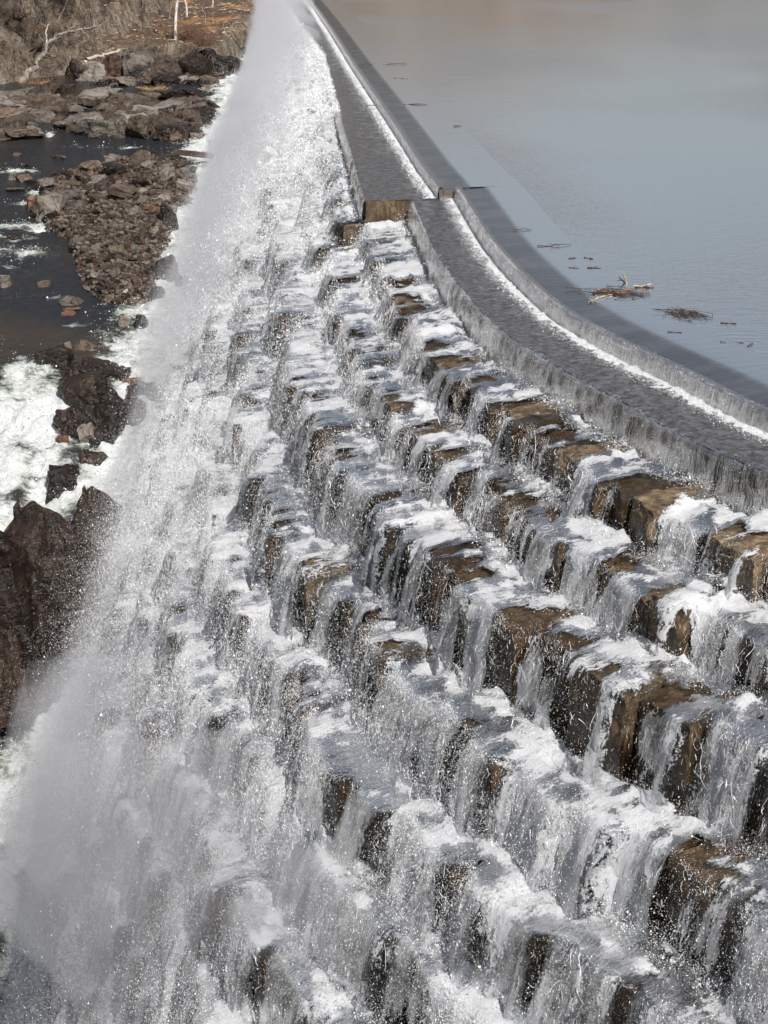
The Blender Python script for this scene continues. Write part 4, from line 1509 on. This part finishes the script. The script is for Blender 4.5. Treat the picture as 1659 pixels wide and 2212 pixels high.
scatter_ledges()
for i, (px, py, w, lb) in enumerate(((314, 573, 14, 'white stone left of the tall dark boulder'), (252, 608, 7, 'tiny white stone at the lower middle of the rubble'),
                                     (289, 605, 11, 'white sliver of stone right of the tiny white one'), (342, 638, 9, 'white stone at the lower right corner of the rubble'),
                                     (272, 649, 14, 'flat white stone at the bottom edge of the rubble'), (328, 68, 9, 'white stone on the litter of the far bank'),
                                     (516, 64, 12, 'white rock at the far waters edge by the reddish boulders'))):
    if py < 100:
        add_rock(px, py, w, w * .6, 'rock_pale', lb, 'stone', 'pale_stone', sub=3, z=-2.9)
    else:
        o = add_rock(px, py, w, w * .7, 'rock_pale', lb, 'stone', 'pale_stone', sub=3)
        o.location.z += .45


# ------------------------------------------------------------------ wood: trunks, sticks, brush
def mat_wood(name, a, b, c_, r=.8):
    m = M(name)
    c = coord(m)
    n = m.noise(m.vscale(c, (3, 3, 1.0)), 2.0, 5, .65)
    col = m.ramp(n, [(.35, a), (.5, b), (.68, c_)])
    return m.done(m.node('BsdfPrincipled', {'Base Color': col, 'Roughness': r, 'Normal': m.bump(n, .6, .05)}).outputs[0])


MS['birch'] = mat_wood('birch_bark', (.20, .17, .15), (.62, .58, .53), (.78, .75, .71))
MS['greybark'] = mat_wood('grey_bark', (.09, .075, .06), (.22, .185, .155), (.38, .33, .28))
MS['stick'] = mat_wood('wet_stick', (.018, .012, .009), (.055, .035, .024), (.13, .085, .055), .6)
MS['palewood'] = mat_wood('bleached_wood', (.28, .23, .17), (.50, .43, .33), (.68, .62, .52))
MS['brownwood'] = mat_wood('wet_brown_wood', (.06, .026, .015), (.16, .075, .042), (.32, .18, .11), .4)
MS['brush'] = mat_wood('dry_brush', (.09, .045, .03), (.20, .11, .07), (.33, .21, .14))
MS['grass'] = mat_wood('dry_grass', (.22, .13, .06), (.42, .27, .13), (.58, .42, .24))
MS['leaf'] = mat_wood('dead_leaves', (.18, .045, .015), (.36, .12, .045), (.5, .22, .09))


class Wood:
    def __init__(s):
        s.V, s.F, s.n = [], [], 0

    def tube(s, pts, r0, r1, k=6):
        pts = np.array(pts, float)
        n = len(pts)
        T = np.gradient(pts, axis=0); T /= np.linalg.norm(T, axis=1)[:, None] + 1e-9
        ref = np.array([0.3, 1, .2]) if abs(T[0][2]) > .5 else np.array([0, 0, 1.0])
        A = np.cross(T, ref); A /= np.linalg.norm(A, axis=1)[:, None] + 1e-9
        B = np.cross(T, A)
        R = np.linspace(r0, r1, n)[:, None, None]
        th = np.arange(k) * 2 * math.pi / k
        ring = pts[:, None, :] + R * (A[:, None, :] * np.cos(th)[None, :, None] + B[:, None, :] * np.sin(th)[None, :, None])
        s.V.append(ring.reshape(-1, 3))
        i = np.arange(n - 1)[:, None] * k; j = np.arange(k)[None, :]; j2 = (j + 1) % k
        s.F.append(np.stack([i + j, i + j2, i + k + j2, i + k + j], -1).reshape(-1, 4) + s.n)
        s.F.append(np.array([[s.n + 0, s.n + 1, s.n + 2, s.n + 3]]))
        s.n += n * k
        return pts

    def crooked(s, a, b, r0, r1, wob, r_, n=9, k=6):
        a, b = np.array(a, float), np.array(b, float)
        t = np.linspace(0, 1, n)[:, None]
        L = np.linalg.norm(b - a)
        p = a + (b - a) * t
        w = np.cumsum(r_.normal(0, 1, (n, 3)), 0); w -= w[0] + (w[-1] - w[0]) * t
        return s.tube(p + w * wob * L / n, r0, r1, k)

    def build(s, name, mat, parent=None):
        return link(name, raw_mesh(name, np.concatenate(s.V), np.concatenate(s.F)), MS[mat], parent)


def tree(px, py, z, lean, h, r, mat, label, limbs=7, cat='tree', group=None, seed=1, name='bare_tree', twig=True, second=None):
    x, y = groundpt(px, py, z)
    r_ = np.random.default_rng(seed)
    root = link(name, None)
    root.location = (x, y, z)
    tag(root, label, cat, group)
    w = Wood()
    tr = w.crooked((0, 0, -.3), (lean[0], lean[1], h), r, r * .35, .12, r_, 14, 8)
    if second:
        w.crooked((0, 0, -.3), (second[0], second[1], h), r * .9, r * .3, .12, r_, 14, 8)
    w.build('trunk', mat, root)
    if limbs:
        b = Wood()
        for i in range(limbs):
            q = tr[int(r_.integers(5 if h > 5 else 4, 13))]
            a = r_.uniform(0, 6.28)
            L = h * r_.uniform(.14, .34)
            e = q + np.array([math.cos(a), math.sin(a), r_.uniform(.1, .9)]) * L
            br = b.crooked(q, e, r * .28, r * .06, .3, r_, 7, 4)
            for _ in range(3 if twig else 0):
                q2 = br[int(r_.integers(3, 7))]
                b.crooked(q2, q2 + r_.normal(0, 1, 3) * L * .3 + (0, 0, L * .15), r * .10, r * .03, .3, r_, 4, 3)
        b.build('limbs', mat, root)
    return root


tree(378, 97, -2.9, (1.4, .5), 15, .20, 'birch', 'tall white birch trunk leaning right on the edge of the far bank', 9, seed=4)
tree(364, 61, -2.7, (1.2, 0), 14, .12, 'greybark', 'thin grey tree just behind and left of the white birch', 8, seed=5)
tree(407, 59, -2.7, (-1.6, 0), 13, .15, 'birch', 'slim pale tree right of the white birch leaning left', 8, seed=6)
tree(456, 41, -2.6, (.45, 0), 3.4, .24, 'palewood', 'short broken pale snag with a snapped top on the bank tip', 0, 'dead tree', seed=7, name='broken_snag')
tree(481, 19, -2.5, (1.4, 1), 14, .48, 'birch', 'thick twin trunked pale tree at the far waters edge', 6, seed=8, second=(-.8, .6))
tree(434, 14, -2.4, (.5, 1), 14, .45, 'birch', 'thick white tree left of the twin trunked one', 6, seed=9)
tree(326, 10, -2.3, (.2, 1), 12, .18, 'greybark', 'grey trunk at the top of the frame left of the birches', 6, seed=10)
tree(515, 20, -3.3, (.1, 0), 7, .10, 'greybark', 'thin dark sapling standing at the edge of the spray', 2, seed=12)
tree(312, 20, -2.3, (-.5, .3), 5, .10, 'palewood', 'small bleached stump sapling beside the orange grass', 2, seed=13)

# tree fallen against the cliff
def gpy(px, py, Y):
    u, v = px * 768 / 1659 - 384, py * 1024 / 2212 - 512
    d = (u / F_PX, math.cos(PITCH) - v / F_PX * math.sin(PITCH), -math.sin(PITCH) - v / F_PX * math.cos(PITCH))
    t = Y / d[1]
    return d[0] * t, Y, CAM_H + d[2] * t


def fallen(name, pts, r0, r1, mat, label, cat, nb, bl, seed, k=7, group=None, wob=.15):
    r_ = np.random.default_rng(seed)
    pts = [np.array(p, float) for p in pts]
    base = pts[0]
    root = link(name, None)
    root.location = tuple(base)
    tag(root, label, cat, group)
    w = Wood()
    P = [p - base for p in pts]
    T = []
    for i in range(len(P) - 1):
        T += [P[i] + (P[i + 1] - P[i]) * t for t in np.linspace(0, 1, 5, endpoint=False)]
    T.append(P[-1])
    T = np.array(T)
    T[1:-1] += r_.normal(0, r0 * wob * 3, T[1:-1].shape)
    T = w.tube(T, r0, r1, k)
    w.build('trunk', mat, root)
    if nb:
        b = Wood()
        for i in range(nb):
            q = T[int(r_.integers(len(T) // 3, len(T)))]
            e = q + r_.normal(0, 1, 3) * bl * (1, .6, .7) + (bl * .4, 0, bl * .4)
            b.crooked(q, e, r0 * .3, r0 * .07, .4, r_, 7, 4)
        b.build('limbs', mat, root)
    return root


def gp(px, py, z):
    return (*groundpt(px, py, z), z)


fallen('fallen_tree', [gpy(46, 175, 176), gpy(78, 134, 177), gpy(107, 95, 178), gpy(135, 73, 179), gpy(200, 60, 182)], .34, .08, 'greybark',
       'long grey dead tree fallen against the cliff', 'fallen tree', 12, 1.6, 3)
fallen('log', [gp(186, 129, -2.2), gp(225, 118, -2.1), gp(257, 108, -2.0)], .20, .12, 'palewood', 'pale broken log lying on top of the rock wall', 'log', 3, .8, 5)
fallen('log', [gp(225, 76, -2.2), gp(250, 76, -2.2), gp(268, 81, -2.2)], .12, .08, 'palewood', 'thin pinkish log on the leaf litter above the rock wall', 'log', 2, .7, 6)
fallen('dead_branch', [gp(298, 73, -2.4), gp(325, 76, -2.5), gp(345, 76, -2.5)], .06, .03, 'palewood', 'slender pale branch lying on the bank beside the birch', 'branch', 4, .5, 7)
fallen('dead_branch', [gp(418, 52, -1.8), gp(440, 52, -1.9), gp(462, 58, -2.6), gp(480, 66, -3.0)], .12, .05, 'palewood', 'tangled bleached dead branches hanging over the bank tip', 'branch', 22, 1.5, 8)
fallen('dead_branch', [gp(450, 80, -3.0), gp(475, 68, -2.2), gp(500, 70, -2.4)], .08, .04, 'palewood', 'pale dead limb reaching to the water at the bank tip', 'branch', 14, 1.2, 9)
fallen('dead_branch', [gpy(101, 92, 178), gpy(99, 66, 178), gpy(106, 52, 178)], .09, .04, 'birch', 'bare white branch sticking up from the fallen tree', 'branch', 2, .5, 11)


def bush(px, py, z, w_, h, n, mat, label, cat, seed, name='dry_bush', rr=.03, group=None):
    x, y = groundpt(px, py, z)
    if z > 0:
        x, y, z = gpy(px, py, 181.0)
    r_ = np.random.default_rng(seed)
    root = link(name, None)
    root.location = (x, y, z)
    tag(root, label, cat, group)
    w = Wood()
    for i in range(n):
        a = r_.uniform(0, 6.28); q = np.array([math.cos(a) * w_ * .35 * r_.uniform(), math.sin(a) * w_ * .3 * r_.uniform(), 0])
        e = q + np.array([math.cos(a) * w_ * r_.uniform(.1, .6), math.sin(a) * w_ * .4 * r_.uniform(), h * r_.uniform(.5, 1)])
        p = w.crooked(q, e, rr, rr * .4, .3, r_, 5, 3)
        for _ in range(2):
            q2 = p[int(r_.integers(2, 5))]
            w.crooked(q2, q2 + r_.normal(0, .22, 3) * h + (0, 0, h * .15), rr * .6, rr * .3, .3, r_, 3, 3)
    w.build('stems', mat, root)
    return root


for i, (px, py, w_, h, mt, lb) in enumerate((
        (395, 90, 3.4, 1.6, 'brush', 'reddish bare bush right of the white birch foot'), (422, 92, 2.6, 2.2, 'brush', 'tall sprawling bare bush near the bank tip'),
        (440, 100, 2.2, 1.4, 'brush', 'low twiggy bush on the point of the rock wall'), (330, 30, 4.5, 1.3, 'grass', 'orange tuft of dry grass behind the thin grey tree'),
        (285, 25, 4.0, 1.3, 'grass', 'orange dry grass at the top left of the bank shelf'), (85, 72, 2.0, 1.2, 'brush', 'brown bush growing on the cliff face'),
        (470, 30, 3.0, 1.6, 'brush', 'brown brush around the thick twin trunks'), (250, 20, 3.0, 2.5, 'brush', 'bare brush under the cliff at the top of the frame'),
        (300, 45, 3.2, 1.0, 'brush', 'low brown brush in the middle of the bank shelf'), (80, 192, 2.4, .9, 'grass', 'rusty dry grass at the foot of the fallen tree'),
        (215, 12, 3.0, 2.5, 'brush', 'thin bare stems against the cliff corner'), (355, 22, 3.0, 1.8, 'brush', 'bare bush behind the birch trees'),
        (450, 190, 1.0, .3, 'grass', 'tuft of yellow grass on the wet rock at the pool mouth'), (330, 195, 2.5, .4, 'grass', 'yellow dry grass along the back of the rock island'))):
    z = -2.6 if py < 130 else -5.6
    if lb.startswith('brown bush growing'):
        z = 2.0
    bush(px, py, z, w_, h, 70 if w_ > 2 else 30, mt, lb, 'bush' if mt == 'brush' else 'dry grass', 40 + i, 'dry_bush' if mt == 'brush' else 'dry_grass')

# leaf litter and pale flecks of dead wood on the shelf
r_ = np.random.default_rng(8)
N = 16000
X = r_.uniform(-40, -17, N); Y = 188 + r_.uniform(0, 1, N) ** 1.5 * 90
H, dc, dd = bank_height(X, Y)
k_ = (dd > .5) & (dc < 2) & (n2(X * .15, Y * .15, 5, 3) > -.15)
P = np.stack([X, Y, H + .06], -1)[k_]
for nm, mt, f, r0 in (('leaf_litter', 'grass', (0, .5), .06), ('leaf_litter', 'leaf', (.5, .8), .06), ('fallen_twigs', 'palewood', (.8, 1), .07)):
    a, b = int(len(P) * f[0]), int(len(P) * f[1])
    q = P[a:b]
    D = r_.normal(size=q.shape) * (1, 1, .2)
    tri_cloud(nm, q, np.full(len(q), r0), D, MS[mt], 1.5 if mt != 'palewood' else 5.0)

# old timber beam
x, y, z = riverpt(415, 334)
w = Wood()
a, b = gp(376, 328, z + .9), gp(461, 337, z + .5)
V, Fq = box_grid((14, 2, 2))
A, B = np.array(a), np.array(b)
ax = (B - A); L = np.linalg.norm(ax); ax = ax / L
sd_ = np.cross(ax, (0, 0, 1)); sd_ /= np.linalg.norm(sd_)
P = A + V[:, :1] * L * ax + (V[:, 1:2] - .5) * .55 * sd_ + (V[:, 2:3] - .5) * .42 * np.cross(sd_, ax)
P = P + .04 * np.stack([fbm(P * 2 + q, 3) for q in (0, 31, 57)], -1)
tag(link('timber_beam', raw_mesh('timber_beam', P, Fq, smooth=False), MS['stick']), 'dark squared timber beam lying across rocks at the edge of the rapids', 'beam')

# driftwood on the lake and the shelf
def stick(px0, py0, px1, py1, r, mat, label, seed, z=.01, z1=None, nb=3, cat='stick', name='driftwood_stick'):
    a, b = np.array(gp(px0, py0, z)), np.array(gp(px1, py1, z if z1 is None else z1))
    r_ = np.random.default_rng(seed)
    w = Wood()
    P = w.crooked(a * 0, b - a, r, r * .45, .18 if z1 is None else .3, r_, 10, 5)
    L = np.linalg.norm(b - a)
    for i in range(nb):
        q = P[int(r_.integers(3, 9))]
        e = q + np.array([r_.normal(0, .25), r_.normal(0, .25), abs(r_.normal(0, .05)) if z1 is None else r_.normal(0, .2)]) * L
        w.crooked(q, e, r * .5, r * .2, .3, r_, 5, 4)
    o = w.build(name, mat)
    o.location = tuple(a)
    return tag(o, label, cat)


S_ = [
    (1107, 495, 1149, 496, .02, 'stick', 'thin dark stick, topmost of those caught on the pale shelf', {}),
    (1160, 531, 1234, 529, .02, 'stick', 'long broken twig line caught on the shelf above the sticks', {}),
    (1262, 556, 1281, 559, .03, 'stick', 'short dark stick right of the pair midway along the shelf', {}),
    (1229, 558, 1245, 557, .02, 'stick', 'tiny twig left of the pair midway along the shelf', {}),
    (1268, 578, 1299, 579, .025, 'stick', 'short forked twig just above the main debris raft', {}),
    (1229, 577, 1250, 579, .015, 'stick', 'very faint twig left of the short forked twig', {}),
    (1354, 612, 1346, 590, .03, 'palewood', 'pale twig standing up out of the lake above the debris raft', dict(z=0, z1=.38, nb=1)),
    (1350, 611, 1337, 598, .03, 'stick', 'dark twig standing beside the pale upright one', dict(z=0, z1=.25, nb=1)),
    (1368, 619, 1409, 614, .035, 'palewood', 'bleached branch floating right of the upright twigs', dict(z1=.10)),
    (1370, 620, 1412, 621, .035, 'stick', 'dark branch floating under the bleached branch', {}),
    (1273, 651, 1322, 637, .035, 'palewood', 'yellowish bare stick angled below the debris raft', {}),
    (1556, 697, 1590, 699, .03, 'stick', 'short dark forked stick alone in the open lake', {}),
    (1443, 716, 1472, 718, .03, 'stick', 'dark twig on the shelf below the second debris patch', {}),
    (1556, 737, 1607, 740, .02, 'stick', 'faint twig line nearest the right edge of the lake', {}),
    (1615, 748, 1626, 741, .015, 'stick', 'small curled twig beside the right edge of the frame', {}),
    (790, 229, 816, 227, .03, 'stick', 'dark stick caught in the white foam line of the far channel', dict(z=-.4)),
    (872, 225, 922, 226, .03, 'stick', 'forked stick on the shelf level with the far channel stick', {}),
    (775, 142, 818, 137, .025, 'stick', 'long thin stick far up the crest', dict(nb=1)),
    (828, 139, 878, 138, .022, 'stick', 'thin stick on the shelf right of the far crest stick', {}),
    (850, 168, 880, 170, .02, 'stick', 'short stick on the brown shallows of the far shelf', {}),
    (980, 273, 996, 272, .03, 'stick', 'small twig bunch at the edge of the lake beside the far shelf', {}),
]
for i, (x0, y0, x1, y1, r, mt, lb, kw) in enumerate(S_):
    kw = dict(kw)
    kw.setdefault('z', .012)
    stick(x0, y0, x1, y1, r, mt, lb, 60 + i, **kw)


def debris(px0, py0, px1, py1, n, label, seed, leaves):
    a, b = np.array(gp(px0, py0, .02)), np.array(gp(px1, py1, .02))
    r_ = np.random.default_rng(seed)
    root = link('debris_raft', None)
    root.location = tuple((a + b) / 2)
    tag(root, label, 'driftwood')
    w = Wood()
    dx = (b - a)
    for i in range(n):
        t = np.clip(r_.normal(0, .24), -.5, .5)
        c = dx * t + np.array([r_.normal(0, .10), r_.normal(0, .30), 0])
        d = dx / np.linalg.norm(dx) * r_.uniform(.15, .7) + r_.normal(0, .22, 3) * (1, 1.5, .25)
        w.crooked(c - d * .5, c + d * .5 + (0, 0, .03), r_.uniform(.005, .013), .004, .08, r_, 6, 4)
    w.build('twigs', 'stick', root)
    if leaves:
        c = np.array([dx * np.clip(r_.normal(0, .2), -.45, .45) + (0, r_.normal(0, .2), .03) for _ in range(leaves)])
        me = []
        V = np.concatenate([c + r_.normal(0, .05, c.shape) * (1, 1, .3) for _ in range(3)], 1).reshape(-1, 3)
        link('leaves', raw_mesh('leaves', V, np.arange(len(V)).reshape(-1, 3), smooth=False), MS['leaf'], root)


debris(1253, 630, 1406, 634, 70, 'long raft of twigs with rusty red leaves caught on the shelf edge', 1, 60)
debris(1440, 674, 1500, 684, 42, 'second raft of dark twigs on the shelf edge nearer the right', 2, 8)
debris(1480, 672, 1524, 682, 22, 'loose scatter of twigs trailing right of the second raft', 3, 0)

# branch wedged in the cascade, and two on the far falls
fallen('wedged_branch', [gp(1372, 1262, -3.2), gp(1350, 1310, -4.0), gp(1326, 1372, -5.2)], .075, .05, 'brownwood',
       'wet reddish brown branch wedged upright in the falls between stone blocks', 'branch', 2, .25, 15, wob=.1)
o_ = [gp(690, 239, -1.0), gp(700, 243, -1.1), gp(712, 250, -1.2)]
fallen('caught_branch', [gp(667, 238, -2.0), gp(680, 243, -2.0), gp(693, 249, -2.1)], .12, .05, 'stick', 'small dark branch caught in the spray beside the far channel', 'branch', 3, .5, 16)
fallen('caught_branch', [gp(706, 294, -1.9), gp(673, 299, -2.4), gp(668, 330, -3.6)], .04, .02, 'stick', 'thin hooked branch hanging in the spray below the far channel', 'branch', 2, .4, 17)

# ------------------------------------------------------------------ mist
def mist_body(name, y0, y1, do, up, a, b, dens, seed, n=60, m_=20, oz=None):
    s = np.linspace(sY(y0), sY(y1), n)
    y = np.interp(s, SS, SQ[:, 1])
    x = np.interp(s, SS, SQ[:, 0])
    # foot of the dam for each station
    zf = np.array([float(river_z(yy - 2)) for yy in y])
    for _ in range(6):
        of = np.interp(-zf, -ZT[:16], OL[:16])
        q = pt(s, of, zf)
        zf = river_z(q[:, 1])
    of = np.interp(-zf, -ZT[:16], OL[:16])
    th = np.linspace(0, 2 * math.pi, m_, endpoint=False)
    taper = np.sqrt(np.clip(1 - (np.linspace(-1, 1, n)) ** 8, 0.0004, 1))
    sc = np.interp(y, [40, 120, 200, 320], [1, .85, .7, .6]) * taper
    O = (of + do * np.interp(y, [40, 300], [1, .5]))[:, None] + a * sc[:, None] * np.cos(th)
    Z = (zf + up * np.interp(y, [40, 120, 300], [1, .6, .35]))[:, None] + b * sc[:, None] * np.sin(th)
    if oz:
        q = [np.interp(y, oz[0], c_)[:, None] for c_ in oz[1:]]
        O = q[0] + a * q[2] * taper[:, None] * np.cos(th)
        Z = q[1] + b * q[2] * taper[:, None] * np.sin(th)
    w = 1 + .40 * fbm(np.stack([s[:, None] * .14 + 0 * O, np.cos(th)[None, :] * 1.2 + 0 * O, np.sin(th)[None, :] * 1.2 + seed + 0 * O], -1), 3)
    Oc, Zc = O.mean(1)[:, None], Z.mean(1)[:, None]
    O, Z = Oc + (O - Oc) * w, Zc + (Z - Zc) * w
    P = pt(s[:, None] + 0 * O, O, Z)
    V = P.reshape(-1, 3)
    F = []
    for i in range(n - 1):
        for j in range(m_):
            F.append((i * m_ + j, i * m_ + (j + 1) % m_, (i + 1) * m_ + (j + 1) % m_, (i + 1) * m_ + j))
    c0, c1 = len(V), len(V) + 1
    V = np.concatenate([V, [P[0].mean(0)], [P[-1].mean(0)]])
    for j in range(m_):
        F.append((c0, (j + 1) % m_, j, j)); F.append((c1, (n - 1) * m_ + j, (n - 1) * m_ + (j + 1) % m_, (n - 1) * m_ + (j + 1) % m_))
    F4 = [f for f in F if f[2] != f[3]]
    F3 = [f[:3] for f in F if f[2] == f[3]]
    me = bpy.data.meshes.new(name)
    me.from_pydata([tuple(v) for v in V], [], [tuple(f) for f in F4] + F3)
    me.update()
    m = M(name + '_vol')
    v = m.node('VolumePrincipled', {'Color': (.82, .825, .86, 1), 'Density': dens, 'Anisotropy': 0.0})
    m.set(m.out.inputs['Volume'], v.outputs[0])
    me.materials.append(m.m)
    tag(link('mist', me), kind='stuff')


mist_body('mist', 40, 340, -3.4, 4.0, 5.0, 5.0, .040, 1.0)
mist_body('mist', 84, 345, -5.2, 5.6, 5.6, 4.8, .075, 13.0)
mist_body('mist', 38, 105, 0, 0, 4.6, 5.6, .085, 19.0, oz=([38, 44, 52, 62, 75, 90, 110], [11.8, 13.6, 14.4, 13.2, 11.0, 8.8, 8.0], [-10, -14, -18, -20, -16.5, -11, -8.2], [.5, .9, 1.05, 1.0, .88, .72, .55]))
mist_body('mist', 46, 330, -1.6, 2.5, 3.4, 4.2, .055, 7.0)
